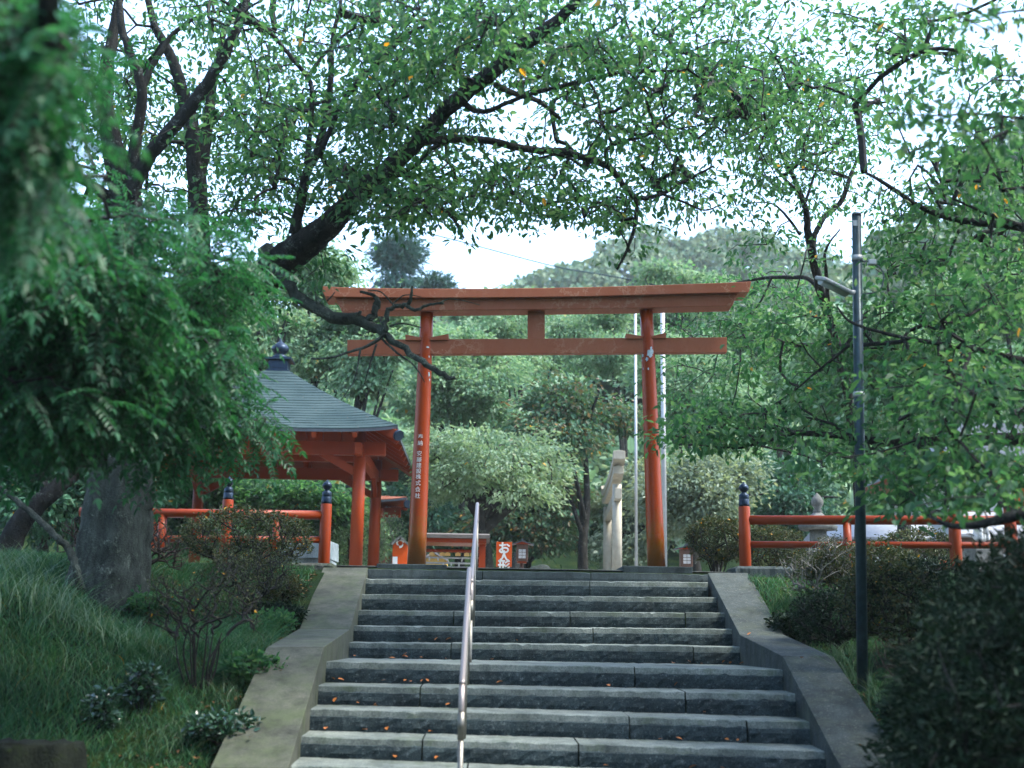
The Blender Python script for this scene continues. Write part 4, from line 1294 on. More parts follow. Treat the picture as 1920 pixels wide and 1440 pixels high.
def fox():
    """seated white fox statue: one skinned body"""
    Y = 18.6; b = P(1838, 975, Y)
    root = empty('fox_statue', (b[0], Y, ZP)); tag(root, 'white seated fox statue with pricked ears on a plinth', 'statue')
    zs = b[2] - 0.34
    J = [((0, 0.05, 0.08), 0.11), ((0, 0.0, 0.24), 0.10), ((0, -0.05, 0.40), 0.075), ((0, -0.07, 0.50), 0.055), ((0, -0.09, 0.58), 0.075), ((0, -0.17, 0.555), 0.04), ((0, -0.23, 0.545), 0.02),
         ((-0.05, -0.07, 0.65), 0.028), ((-0.058, -0.07, 0.74), 0.006), ((0.05, -0.07, 0.65), 0.028), ((0.058, -0.07, 0.74), 0.006),
         ((-0.05, -0.12, 0.25), 0.036), ((-0.05, -0.14, 0.03), 0.028), ((0.05, -0.12, 0.25), 0.036), ((0.05, -0.14, 0.03), 0.028),
         ((-0.09, -0.02, 0.06), 0.05), ((0.09, -0.02, 0.06), 0.05), ((0, 0.18, 0.10), 0.045), ((0.03, 0.22, 0.30), 0.06), ((0.03, 0.19, 0.48), 0.012)]
    E = [(0, 1), (1, 2), (2, 3), (3, 4), (4, 5), (5, 6), (4, 7), (7, 8), (4, 9), (9, 10), (1, 11), (11, 12), (1, 13), (13, 14), (0, 15), (0, 16), (0, 17), (17, 18), (18, 19)]
    me = bpy.data.meshes.new('body')
    me.from_pydata([(b[0] + j[0][0], Y + j[0][1], zs + j[0][2]) for j in J], E, [])
    o = link('body', me, WHITE, root)
    o.modifiers.new('skin', 'SKIN')
    for i, (c, r) in enumerate(J): me.skin_vertices[0].data[i].radius = (r, r)
    me.skin_vertices[0].data[0].use_root = True
    o.modifiers.new('sub', 'SUBSURF').levels = 2
    o.modifiers['sub'].render_levels = 2
    MB().box((b[0] - 0.16, Y - 0.24, zs - 0.10), (b[0] + 0.16, Y + 0.28, zs - 0.005)).build('base', LANTST, root, bevel=0.01)
    MB().box((b[0] - 0.20, Y - 0.28, ZP), (b[0] + 0.20, Y + 0.32, zs - 0.101)).build('plinth', LANTST, root, bevel=0.01)


fox()


def notice_board():
    Y = 16.8
    a = P(1888, 910, Y)
    root = empty('notice_board', (a[0], Y, ZP)); tag(root, 'roofed notice board with orange panel at the far right of the railing', 'notice board')
    w = 0.5
    for x in (a[0], a[0] + w):
        MB().box((x - 0.02, Y - 0.02, ZP), (x + 0.02, Y + 0.02, a[2])).build('post', WHITE, root)
    MB().box((a[0] + 0.022, Y - 0.01, P(1888, 965, Y)[2]), (a[0] + w - 0.022, Y + 0.01, P(1888, 914, Y)[2])).build('panel', BOARD, root)
    MB().extr([(a[0] - 0.09, Y - 0.14, a[2] - 0.03), (a[0] + w / 2, Y - 0.14, a[2] + 0.12), (a[0] + w + 0.09, Y - 0.14, a[2] - 0.03), (a[0] + w + 0.09, Y - 0.14, a[2]), (a[0] + w / 2, Y - 0.14, a[2] + 0.16), (a[0] - 0.09, Y - 0.14, a[2])], (0, 0.28, 0)).build('roof', GALV, root)


notice_board()


def red_hall():
    Y = 23.0
    x0, x1 = P(1765, 900, Y)[0], P(2400, 900, Y)[0]
    root = empty('shrine_hall', ((x0 + x1) / 2, Y, ZP)); tag(root, 'red shrine hall half hidden behind the right hand leaves', 'hall')
    zw = P(1765, 862, Y)[2]
    MB().box((x0 + 0.6, Y + 0.6, ZP), (x1, Y + 4.6, zw)).build('wall', WHITE, root)
    for i in range(6):
        x = x0 + 0.62 + i * 1.1
        MB().cyl((x, Y + 0.55, ZP), (x, Y + 0.55, zw), 0.1, n=16).build('post', VERM, root)
    for z0, z1 in ((zw - 0.25, zw), (zw - 1.0, zw - 0.88), (ZP + 0.5, ZP + 0.65)):
        MB().box((x0 + 0.55, Y + 0.44, z0), (x1, Y + 0.56, z1)).build('beam', VERM, root)
    mb = MB()
    lo = [(x0, Y, zw + 0.05), (x1, Y, zw + 0.05), (x1, Y + 5.2, zw + 0.05), (x0, Y + 5.2, zw + 0.05)]
    hi = [(x0 + 1.4, Y + 2.5, zw + 1.15), (x1, Y + 2.5, zw + 1.15), (x1, Y + 2.7, zw + 1.15), (x0 + 1.4, Y + 2.7, zw + 1.15)]
    mb.add(lo + hi, [(0, 1, 5, 4), (1, 2, 6, 5), (2, 3, 7, 6), (3, 0, 4, 7), (4, 5, 6, 7), (3, 2, 1, 0)])
    mb.build('roof', DARKROOF, root)
    MB().box((x0 - 0.02, Y - 0.02, zw - 0.03), (x1, Y + 5.22, zw + 0.048)).build('eave_board', VERM, root)


red_hall()
# ------------------------------------------------------------------ traced trees
def pix(A):
    d = A - CAM
    z = d @ FF
    return 960 + F_PX * (d @ RR) / z, 720 - F_PX * (d @ UU) / z


HOLES = [(965, 190, 70, 40, 0.75), (1000, 235, 65, 32, 0.75), (885, 474, 215, 72, 0.94), (1330, 250, 60, 40, 0.6), (1290, 400, 85, 38, 0.75), (1055, 455, 115, 46, 0.8), (1270, 450, 150, 36, 0.8), (1290, 300, 50, 34, 0.5),
         (1500, 50, 110, 45, 0.7), (1580, 100, 55, 45, 0.8), (1720, 165, 100, 38, 0.65), (1740, 255, 80, 34, 0.7), (1360, 320, 60, 50, 0.8), (1420, 420, 100, 32, 0.5), (1660, 320, 60, 40, 0.6), (1850, 110, 90, 70, 0.5), (1200, 40, 60, 40, 0.5),
         (190, 310, 46, 40, 0.7), (290, 320, 46, 40, 0.7), (410, 310, 34, 50, 0.6), (300, 190, 34, 46, 0.45), (135, 40, 34, 34, 0.6), (180, 90, 40, 40, 0.7), (350, 90, 40, 40, 0.6), (900, 290, 60, 30, 0.6),
         (635, 562, 85, 55, -0.97), (1345, 545, 95, 45, -0.97), (1320, 645, 75, 38, -0.97), (1215, 730, 48, 230, -0.97), (1605, 480, 34, 110, 0.95), (1615, 690, 26, 60, 0.7), (1618, 1000, 30, 90, 0.95), (1560, 535, 45, 25, 0.95)]


def thin(at, traces, rg, margin=26, prob=0.66):
    # keep the main limbs and the gaps of sky clear of leaf sprays
    x, y = pix(at); keep = np.ones(len(at), bool)
    for hx, hy, rx, ry, p in HOLES:
        keep &= ~((((x - hx) / rx) ** 2 + ((y - hy) / ry) ** 2 < 1) & (rg.uniform(0, 1, len(at)) < abs(p)) & ((p > 0) | (at[:, 1] < 15.9)))
    for t in traces:
        t = np.array(t, float)
        if t[:, 3].max() < 9: continue
        sp = spline(t, 6)
        sp = sp[sp[:, 3] > 8]
        if len(sp) == 0: continue
        d2 = np.sqrt((x[:, None] - sp[None, :, 0]) ** 2 + (y[:, None] - sp[None, :, 1]) ** 2)
        j = d2.argmin(1); dm = d2[np.arange(len(at)), j]
        keep &= ~((dm < sp[j, 3] / 2 + margin) & (at[:, 1] < sp[j, 2] + 0.15) & (rg.uniform(0, 1, len(at)) < prob))
    return at[keep]


def crown_mesh(name, tw, lf, mats, parent):
    (V1, Q1), (V2, Q2) = tw, lf
    V, Q = join([(V1, Q1), (V2, Q2)])
    me = np_mesh(name, V, Q, np.r_[np.zeros(len(Q1), int), np.ones(len(Q2), int)])
    return link(name, me, mats, parent, smooth=False)


def traced_tree(name, label, traces, clouds, leaf_mat, bark, dens, per, spread, flat, L, Wr, seed, r_tip=0.0035, base=None, group=None, dead=None, droop=0.35, extra=None, leafup=0.8, tw=None, low=None):
    rg = np.random.default_rng(seed)
    mb = MB(); sk = []
    for i, t in enumerate(traces):
        sk.append(limb(mb, t, 6, 14 if not (i == 0 and low) else 40, 0.05 if not (i == 0 and low) else 0.075, seed + i, 0.10, 1 if (i == 0 and low) else 0))
    sk = np.concatenate(sk)
    loc = base if base is not None else PV([traces[0][0][0]], [traces[0][0][1]], [traces[0][0][2]])[0]
    root = empty(name, tuple(loc)); tag(root, label, 'tree', group)
    tr = mb.build('trunk', [bark, low] if low else bark, root, fix=False)
    at = np.concatenate([cloud(*c[:6], max(2, int(c[6] * dens)), rg) for c in clouds] + ([extra] if extra is not None else []))
    at = thin(at, traces, rg)
    nd, par, cnt, dr, ns = grow(sk, at, 0.22, 0.07, 0.15, seed)
    V, Q = twig_arrays(nd, par, cnt, r_tip, 0.05, 0.5)
    crown_mesh('crown', (V, Q), spray_leaves(at, dr, per, spread, flat, L, Wr, seed + 1, droop, leafup), [tw or TWIG, leaf_mat], root)
    if dead:
        mb = MB()
        for i, t in enumerate(dead): limb(mb, [(a, b, c, d * 0.82) for a, b, c, d in t], 5, 9, 0.10, seed + 70 + i, 0.25)
        mb.build('dead_branch', BARKM, root, fix=False)
    return root


big = [
    [(196, 1230, 12.2, 200), (203, 1120, 12.2, 158), (212, 1040, 12.2, 136), (218, 960, 12.2, 124), (224, 880, 12.2, 114), (232, 820, 12.2, 106)],
    [(232, 822, 12.2, 105), (240, 780, 12.2, 102), (262, 690, 12.05, 98), (330, 610, 12, 86), (420, 555, 11.8, 72), (500, 515, 11.6, 66), (560, 465, 11.4, 62),
     (610, 425, 11.2, 50), (690, 345, 11, 36), (760, 288, 10.9, 32), (850, 195, 10.6, 33), (940, 120, 10.3, 32), (1010, 65, 10.1, 27), (1060, 25, 10, 22), (1130, -60, 9.8, 16)],
    [(240, 790, 12.2, 80), (246, 600, 12, 64), (240, 480, 11.9, 60), (238, 380, 11.8, 60), (205, 250, 11.7, 38), (198, 150, 11.7, 30), (212, 60, 11.7, 22), (235, -60, 11.7, 14)],
    [(240, 370, 11.75, 46), (250, 320, 11.7, 28), (256, 250, 11.6, 22), (266, 170, 11.5, 20), (245, 100, 11.4, 17), (228, 50, 11.4, 15), (220, -40, 11.4, 10)],
    [(266, 165, 11.5, 16), (285, 125, 11.5, 13), (320, 70, 11.5, 10), (355, 40, 11.5, 8), (400, 20, 11.5, 5)],
    [(244, 360, 11.75, 40), (268, 310, 11.7, 30), (320, 245, 11.5, 27), (365, 190, 11.4, 26), (410, 120, 11.3, 22), (445, 50, 11.2, 18), (470, -20, 11.2, 13)],
    [(380, 600, 12.6, 50), (372, 400, 12.7, 40), (365, 270, 12.7, 34), (348, 190, 12.7, 27), (322, 110, 12.6, 21), (292, 50, 12.6, 16), (270, -30, 12.6, 10)],
    [(372, 330, 12.7, 26), (390, 230, 12.7, 22), (398, 160, 12.7, 17), (420, 60, 12.6, 12)],
    [(232, 400, 11.9, 26), (190, 360, 11.8, 22), (130, 325, 11.6, 16), (60, 290, 11.4, 10)],
    [(552, 440, 11.3, 24), (575, 330, 11.2, 18), (592, 290, 11.2, 17), (612, 220, 11.1, 14), (620, 150, 11, 12), (623, 80, 11, 10), (640, 0, 11, 6)],
    [(575, 310, 11.2, 12), (584, 220, 11.1, 10), (585, 173, 11, 10), (577, 145, 11, 9), (540, 100, 10.9, 9), (505, 60, 10.8, 8), (457, 27, 10.7, 7), (400, -10, 10.6, 6)],
    [(578, 143, 11, 8), (600, 112, 11, 7), (640, 70, 11, 6), (680, 45, 11, 4)],
    [(600, 290, 11.1, 12), (640, 197, 10.9, 11), (673, 153, 10.8, 11), (727, 100, 10.7, 10), (757, 70, 10.6, 9), (800, 47, 10.6, 7), (850, 35, 10.6, 6), (960, 20, 10.6, 4)],
    [(860, 190, 10.6, 14), (905, 210, 10.5, 10), (950, 193, 10.4, 9), (1007, 173, 10.3, 9), (1090, 153, 10.2, 8), (1173, 135, 10.1, 7), (1280, 133, 10, 5)],
    [(790, 265, 10.8, 18), (900, 262, 11, 15), (985, 280, 11.1, 14), (1060, 284, 11.2, 14), (1100, 298, 11.3, 14), (1140, 312, 11.3, 14), (1168, 345, 11.3, 11), (1193, 371, 11.3, 10), (1240, 364, 11.3, 8), (1280, 342, 11.3, 7), (1337, 312, 11.3, 4)],
    [(1193, 371, 11.3, 8), (1192, 417, 11.3, 8), (1175, 470, 11.3, 6), (1157, 505, 11.3, 4)],
    [(1240, 364, 11.3, 6), (1280, 378, 11.3, 5), (1320, 394, 11.3, 4), (1352, 384, 11.3, 2.5)],
    [(1140, 312, 11.3, 9), (1137, 283, 11.2, 8), (1160, 267, 11.2, 7), (1213, 253, 11.1, 6), (1245, 225, 11, 5), (1300, 185, 11, 3)],
    [(1213, 253, 11.1, 4), (1280, 240, 11.1, 3), (1340, 232, 11.1, 2)],
    [(700, 350, 11, 14), (780, 375, 10.9, 9), (820, 386, 10.9, 7), (850, 410, 10.9, 6), (870, 447, 10.9, 4)],
    [(822, 386, 10.9, 5), (873, 370, 10.9, 5), (897, 368, 10.9, 4), (973, 383, 10.9, 2.5)],
    [(930, 160, 10.4, 13), (975, 180, 10.8, 11), (1010, 190, 11, 10), (1050, 222, 11.2, 8)],
]
dead = [
    [(500, 470, 11.6, 40), (525, 510, 11.4, 28), (562, 560, 11.3, 27), (620, 590, 11.2, 28), (690, 606, 11.1, 26), (735, 638, 11, 17), (790, 678, 10.9, 16), (832, 703, 10.8, 13), (852, 711, 10.8, 8)],
    [(690, 606, 11.1, 20), (702, 585, 11.1, 17), (708, 568, 11.1, 16), (700, 553, 11.1, 9), (675, 547, 11.1, 6)],
    [(722, 622, 11, 14), (726, 585, 11, 12), (745, 573, 11, 11), (765, 570, 10.95, 10), (771, 553, 10.9, 7), (773, 537, 10.9, 5)],
    [(762, 572, 10.95, 9), (778, 581, 10.9, 8), (800, 573, 10.9, 7), (832, 568, 10.8, 5)],
    [(720, 625, 11, 10), (697, 645, 11, 8), (650, 662, 11, 6), (620, 671, 11, 5), (583, 673, 11, 4)],
    [(740, 575, 11, 4), (715, 548, 11, 3.5), (690, 545, 11, 3)], [(735, 570, 11, 4), (760, 553, 11, 3), (790, 557, 11, 2)],
    [(715, 634, 11, 6), (745, 662, 11, 5), (775, 684, 10.9, 4), (796, 716, 10.9, 2)],
    [(706, 645, 11, 6), (692, 690, 11, 4), (683, 720, 11, 2)], [(676, 655, 11, 5), (665, 710, 11, 3), (640, 750, 11, 1.5)],
    [(730, 612, 11, 5), (755, 607, 11, 4), (790, 614, 10.9, 2.5)], [(822, 569, 10.8, 3), (848, 560, 10.8, 2.5), (900, 572, 10.8, 1.5)],
    [(640, 598, 11.1, 8), (668, 590, 11.1, 10), (676, 585, 11.1, 7)], [(594, 570, 11.2, 3), (590, 540, 11.2, 2)], [(614, 565, 11.2, 4), (628, 548, 11.2, 2)],
]
big_clouds = [
    (250, 60, 260, 130, 11.5, 1.8, 95), (420, 150, 200, 130, 11.5, 2.0, 85), (600, 90, 230, 120, 10.8, 1.8, 150), (850, 70, 230, 100, 10.3, 1.6, 140), (1060, 70, 190, 100, 10.3, 1.6, 115), (1250, 60, 170, 90, 10.6, 1.5, 60),
    (620, 250, 220, 90, 11.2, 1.6, 130), (820, 230, 160, 70, 10.6, 1.2, 80), (960, 120, 200, 70, 10.4, 1.4, 80), (690, 345, 120, 45, 10.6, 0.9, 60), (740, 380, 120, 40, 10.6, 0.8, 50), (880, 390, 140, 50, 11, 1.2, 50),
    (1000, 330, 110, 50, 11, 1.2, 42), (1150, 215, 180, 70, 11, 1.6, 80), (1270, 330, 110, 80, 11.2, 1.4, 34), (1330, 190, 120, 90, 11, 1.4, 60), (1080, 400, 120, 40, 11.4, 1, 24),
    (480, 370, 130, 90, 11.6, 1.4, 60), (560, 510, 110, 60, 11.5, 0.8, 34), (230, 460, 200, 90, 12.0, 1.6, 60), (430, 270, 160, 90, 12, 1.8, 60), (930, 445, 80, 30, 11, 0.8, 12), (1190, 450, 80, 40, 11.4, 0.8, 14), (650, 170, 160, 90, 11, 1.6, 70),
    (140, 230, 130, 130, 11.8, 1.6, 45), (60, 420, 120, 140, 11.8, 1.6, 50),
    (1000, 200, 220, 130, 12.6, 1, 60), (1250, 200, 200, 150, 12.6, 1, 70), (960, 380, 200, 60, 12.4, 1, 36), (800, 320, 180, 60, 12.4, 1, 50), (420, 330, 220, 110, 13.2, 0.8, 70), (300, 130, 240, 140, 13.2, 0.8, 60), (1180, 360, 160, 60, 12.6, 0.9, 34),
    (800, 395, 170, 46, 11.8, 0.8, 40), (950, 415, 110, 30, 11.8, 0.7, 18), (1160, 425, 140, 50, 12, 0.8, 40), (1330, 320, 130, 90, 12.2, 0.8, 60), (1400, 230, 110, 110, 12.4, 0.8, 50), (300, 250, 130, 130, 13.3, 0.5, 60), (190, 180, 100, 130, 13.2, 0.6, 50), (130, 60, 110, 70, 12.8, 0.6, 34),
]
rgx = np.random.default_rng(99)
# unseen sprays added to the crown above the picture to shade stairs and slope
over = np.stack([rgx.uniform(-6.0, 4.5, 480), rgx.uniform(6.0, 14.5, 480), rgx.uniform(8.6, 11.8, 480)], 1)
traced_tree('cherry_tree', 'big old cherry tree with dark forked lichen covered limbs arching over the stairs', big, big_clouds, LEAF_C, BARK, 0.82, 27, 0.37, 0.20, 0.066, 0.48, 41,
            base=P(205, 1075, 12.2), dead=dead, extra=over, low=BARKM)

slender = [
    [(1612, 1075, 17.6, 20), (1608, 900, 17.3, 19), (1585, 720, 16.6, 18), (1548, 580, 15.4, 18), (1521, 470, 14.2, 17), (1512, 400, 14, 12), (1500, 360, 13.9, 10), (1480, 316, 13.9, 9), (1456, 275, 13.8, 7), (1450, 262, 13.8, 8), (1452, 200, 13.8, 4)],
    [(1512, 395, 14, 8), (1497, 362, 13.8, 6), (1453, 312, 13.6, 5), (1434, 255, 13.5, 3)],
    [(1523, 465, 14, 12), (1528, 440, 14, 11), (1545, 408, 14, 11), (1578, 376, 14, 10), (1593, 333, 14, 8), (1607, 300, 14, 6), (1622, 262, 14, 4)],
    [(1510, 380, 14, 6), (1530, 320, 14, 5), (1545, 300, 14, 4), (1580, 262, 14, 3)],
    [(1593, 335, 14, 5), (1560, 322, 14, 4), (1500, 318, 14, 3)],
    [(1500, 440, 14, 6), (1470, 400, 14, 5), (1440, 380, 13.8, 3), (1380, 385, 13.6, 2)],
    [(1560, 620, 15.8, 12), (1527, 532, 15.6, 9), (1480, 520, 16, 8), (1420, 523, 16.6, 6), (1370, 535, 16.9, 4), (1330, 560, 17, 2)],
    [(1447, 520, 16.3, 5), (1432, 555, 16.4, 4), (1410, 590, 16.5, 2)],
    [(1556, 606, 15.7, 8), (1550, 520, 14.6, 7), (1548, 470, 14, 5), (1575, 430, 14, 3)],
]
traced_tree('cherry_tree', 'slender young cherry tree forking behind the top of the street lamp', slender,
            [(1470, 215, 120, 100, 14, 1.4, 120), (1560, 200, 120, 80, 14, 1.4, 70), (1400, 330, 110, 70, 13.8, 1.2, 60), (1600, 320, 110, 90, 13.8, 1.2, 70), (1540, 350, 70, 60, 14, 1, 26),
             (1400, 90, 130, 70, 13, 1.4, 50), (1420, 545, 110, 40, 16.9, 0.7, 55), (1370, 600, 100, 60, 16.9, 0.7, 55), (1500, 560, 60, 40, 13.5, 0.6, 20), (1400, 440, 110, 40, 13.8, 1, 34), (1560, 460, 60, 60, 14, 1, 24)],
            LEAF_R, BARK, 0.78, 24, 0.38, 0.22, 0.064, 0.48, 43, base=P(1612, 1070, 17.6))

right = [
    [(2750, 1300, 10.5, 120), (2500, 900, 10.6, 110), (2330, 620, 10.6, 90), (2200, 480, 10.5, 60), (2050, 440, 10.5, 28), (1920, 425, 10.5, 18), (1820, 415, 10.5, 14), (1740, 395, 10.5, 11), (1660, 345, 10.5, 8), (1620, 322, 10.5, 5)],
    [(1770, 402, 10.5, 7), (1750, 365, 10.5, 5), (1730, 330, 10.5, 3)], [(1920, 425, 10.5, 10), (1850, 400, 10.3, 7), (1780, 370, 10.3, 4)],
    [(2420, 760, 10.4, 60), (2200, 720, 10, 40), (2000, 690, 9.6, 20), (1920, 677, 9.5, 15), (1840, 657, 9.5, 11), (1715, 637, 9.6, 8), (1630, 617, 9.8, 6), (1590, 600, 9.9, 5), (1570, 575, 9.9, 3)],
    [(2000, 720, 9.2, 16), (1920, 728, 9, 13), (1850, 715, 8.9, 9), (1780, 700, 8.9, 5)],
    [(2440, 800, 10.6, 50), (2150, 820, 10.8, 34), (1850, 825, 11, 24), (1680, 830, 11, 18), (1583, 818, 11, 13), (1493, 811, 11, 10), (1453, 801, 11, 8), (1407, 803, 11, 6), (1313, 806, 11, 3)],
    [(1493, 811, 11, 8), (1420, 832, 10.9, 6), (1380, 840, 10.9, 4), (1300, 834, 10.8, 2)], [(1583, 815, 11, 8), (1560, 795, 11, 6), (1500, 780, 11, 3)],
    [(1700, 640, 10.4, 9), (1600, 648, 11.6, 8), (1527, 647, 13.2, 7), (1480, 643, 15, 6), (1440, 634, 16.4, 4), (1380, 634, 17, 2)],
    [(1590, 650, 11, 6), (1540, 690, 11, 5), (1480, 740, 11, 3), (1430, 770, 11, 2)],
    [(1930, 960, 7.4, 26), (1880, 972, 7.4, 20), (1830, 985, 7.5, 15), (1780, 985, 7.6, 10), (1740, 965, 7.7, 6)],
    [(2450, 1000, 9, 50), (2150, 970, 8, 34), (1930, 960, 7.4, 24)],
    [(2330, 620, 10.6, 50), (2200, 300, 8.5, 34), (2080, 230, 7, 18), (1960, 225, 6.6, 9), (1850, 215, 6.5, 5)], [(2200, 300, 8.5, 24), (2100, 60, 7, 14), (1950, 20, 6.4, 7), (1850, 30, 6.2, 4)],
]
right_clouds = [
    (1370, 640, 90, 60, 17.2, 0.8, 46), (1300, 720, 70, 60, 17.2, 0.8, 24), (1420, 800, 140, 50, 11.2, 1.0, 80), (1330, 800, 100, 45, 11.2, 0.9, 40), (1560, 610, 150, 60, 11.4, 0.8, 70), (1500, 700, 130, 60, 11.4, 0.8, 40), (1720, 610, 130, 80, 10.4, 1.4, 75), (1840, 620, 130, 110, 10, 1.6, 90),
    (1720, 740, 130, 80, 9.8, 1.4, 85), (1850, 770, 120, 100, 9.2, 1.6, 110), (1650, 840, 150, 55, 10, 1.4, 85), (1790, 880, 140, 60, 9, 1.2, 85), (1880, 900, 90, 50, 8, 0.8, 40), (1680, 925, 90, 28, 9.6, 0.8, 22),
    (1800, 440, 150, 70, 10.8, 1.2, 60), (1700, 480, 90, 50, 11.4, 0.8, 40), (1890, 500, 90, 80, 10.4, 1.2, 50), (1700, 375, 110, 40, 11, 0.8, 26), (1850, 350, 110, 50, 10.6, 1, 40), (1680, 110, 150, 110, 10.4, 1.2, 64), (1850, 190, 90, 110, 10, 1.2, 56),
    (1620, 60, 150, 70, 10.5, 1.2, 40), (1560, 130, 120, 70, 12, 1, 34), (1480, 60, 120, 60, 12, 1, 24), (1790, 300, 110, 40, 10, 1, 26), (1790, 945, 110, 24, 7.6, 0.6, 16),
]
shade_sprays = np.concatenate([np.stack([rgx.uniform(3.2, 8.0, 150), rgx.uniform(5.0, 12.0, 150), rgx.uniform(5.0, 9.0, 150)], 1),  # unseen crown sprays added overhead and to the right for shade
                      np.stack([rgx.uniform(2.2, 8.5, 600), rgx.uniform(-5.0, 6.0, 600), rgx.uniform(6.4, 9.5, 600)], 1),
                      np.stack([rgx.uniform(5.5, 13.0, 750), rgx.uniform(2.0, 13.0, 750), rgx.uniform(4.5, 10.5, 750)], 1)])
near = np.concatenate([cloud(1840, 30, 90, 40, 6.0, 0.4, 7, rgx), cloud(1780, 215, 120, 30, 6.4, 0.4, 9, rgx), cloud(1900, 430, 40, 60, 6.2, 0.4, 5, rgx), cloud(1890, 250, 60, 40, 6.4, 0.4, 6, rgx)])
traced_tree('cherry_tree', 'leafy cherry tree reaching in from the right edge over railing and lamp pole', right, right_clouds, LEAF_R, BARK, 0.68, 26, 0.36, 0.21, 0.068, 0.48, 47,
            base=P(2750, 1300, 10.5), extra=np.concatenate([shade_sprays, near]))


# ------------------------------------------------------------------ pinnate tree close to the camera on the left
def pinnate_tree():
    rg = np.random.default_rng(61)
    limbs = [
        [(-900, 1500, 6.5, 150), (-700, 1000, 6.5, 130), (-520, 700, 6.5, 100), (-380, 420, 6.2, 60), (-200, 250, 5.4, 34), (-60, 180, 4.6, 22), (60, 150, 4.2, 14), (140, 100, 4.0, 8)],
        [(-520, 720, 6.5, 70), (-300, 690, 6.8, 44), (-100, 720, 7.2, 28), (60, 735, 7.8, 18), (200, 765, 8.2, 14), (330, 790, 8.6, 10), (430, 770, 9, 6)],
        [(-300, 690, 6.8, 30), (-100, 560, 7, 24), (80, 520, 7.4, 16), (240, 500, 7.8, 12), (380, 520, 8.2, 8), (470, 560, 8.6, 5)],
        [(-100, 720, 7.2, 20), (0, 800, 7.6, 14), (90, 845, 8, 10), (200, 860, 8.4, 7)],
        [(-380, 430, 6.2, 34), (-150, 400, 6, 22), (40, 340, 6, 14), (200, 330, 6.4, 8)],
        [(-60, 180, 4.6, 14), (40, 240, 4.3, 10), (130, 238, 4.2, 7)],
    ]
    root = empty('pinnate_tree', tuple(P(-900, 1500, 6.5))); tag(root, 'near tree with drooping feathery compound leaves filling the left edge', 'tree')
    mb = MB(); sk = []
    for i, t in enumerate(limbs): sk.append(limb(mb, t, 6, 10, 0.04, 300 + i, 0.08))
    mb.build('trunk', BARK, root, fix=False); sk = np.concatenate(sk)
    cl = [(30, 90, 70, 90, 4.0, 0.5, 34), (-10, 40, 80, 90, 4.2, 0.6, 30), (30, 230, 75, 90, 4.2, 0.5, 40), (0, 350, 90, 70, 5.0, 0.6, 40), (0, 200, 70, 160, 4.6, 0.6, 40),
          (150, 540, 190, 100, 7.2, 0.8, 150), (120, 660, 190, 100, 7.4, 1.0, 190), (280, 630, 140, 110, 8.0, 0.8, 140), (350, 720, 85, 80, 8.5, 0.6, 60), (200, 735, 220, 55, 8, 0.9, 140), (60, 760, 140, 70, 7.5, 0.8, 90),
          (330, 470, 150, 60, 8, 0.7, 60), (410, 540, 80, 55, 8.4, 0.6, 28), (90, 470, 130, 60, 6.6, 0.6, 60), (440, 780, 60, 40, 9, 0.4, 18), (425, 735, 55, 45, 8.9, 0.4, 18), (478, 820, 40, 40, 9.1, 0.3, 8), (340, 830, 60, 40, 8.8, 0.3, 14), (60, 845, 60, 20, 8.4, 0.3, 6),
          (300, 835, 40, 40, 8.6, 0.3, 7), (230, 420, 130, 40, 7, 0.6, 24)]
    at = np.concatenate([cloud(*c[:6], int(c[6] * 0.75), rg) for c in cl] + [np.stack([rg.uniform(-6, -2.6, 130), rg.uniform(4.5, 10, 130), rg.uniform(3.6, 6.5, 130)], 1), np.stack([rg.uniform(-7, 0.5, 240), rg.uniform(-5, 2.0, 240), rg.uniform(5.6, 8.5, 240)], 1)])  # the sprays stacked over the camera are added out of view for shade
    nd, par, cnt, dr, ns = grow(sk, at, 0.2, 0.08, 0.1, 62)
    V1, Q1 = twig_arrays(nd, par, cnt, 0.0035, 0.03, 0.5)
    # three fronds at every twig end
    nf = 5
    B = np.repeat(at, nf, 0); m = len(B)
    d = np.repeat(dr, nf, 0) * 0.5 + norm(rg.normal(0, 1, (m, 3)) * np.array([1, 1, 0.35])); d[:, 2] -= 0.28; d = norm(d)
    B = B + rg.normal(0, 0.05, (m, 3))
    LF = rg.uniform(0.17, 0.31, m); droop = rg.uniform(0.15, 0.55, m)
    up = np.zeros((m, 3)); up[:, 2] = 1; up += rg.normal(0, 0.25, (m, 3))
    side = norm(np.cross(d, up)); up = np.cross(side, d)
    K = 9
    parts = []; prev = B; eP0 = []; eP1 = []
    for k in range(1, K + 1):
        t = k / K
        p = B + d * (LF * t)[:, None] - np.array([0, 0, 1.0]) * (LF * droop * t * t)[:, None]
        tang = norm(p - prev); eP0.append(prev); eP1.append(p)
        ln = LF * 0.215 * (1.0 - 0.45 * abs(t - 0.5)) * rg.uniform(0.85, 1.15, m)
        for s_ in (-1, 1):
            dd = side * s_ * 0.85 + tang * 0.5; dd[:, 2] -= 0.18; dd += rg.normal(0, 0.08, (m, 3))
            parts.append(leaf_arrays(p, dd, up + rg.normal(0, 0.12, (m, 3)), ln, ln * 0.36, 0.15, 0.10))
        prev = p
    parts.append(leaf_arrays(prev, tang, up, LF * 0.25, LF * 0.10, 0.15, 0.1))
    V2, Q2 = edge_arrays(np.concatenate(eP0), np.concatenate(eP1), np.full(m * K, 0.0022), np.full(m * K, 0.0018), 3)
    crown_mesh('crown', join([(V1, Q1), (V2, Q2)]), join(parts), [TWIG, LEAF_P], root)


pinnate_tree()


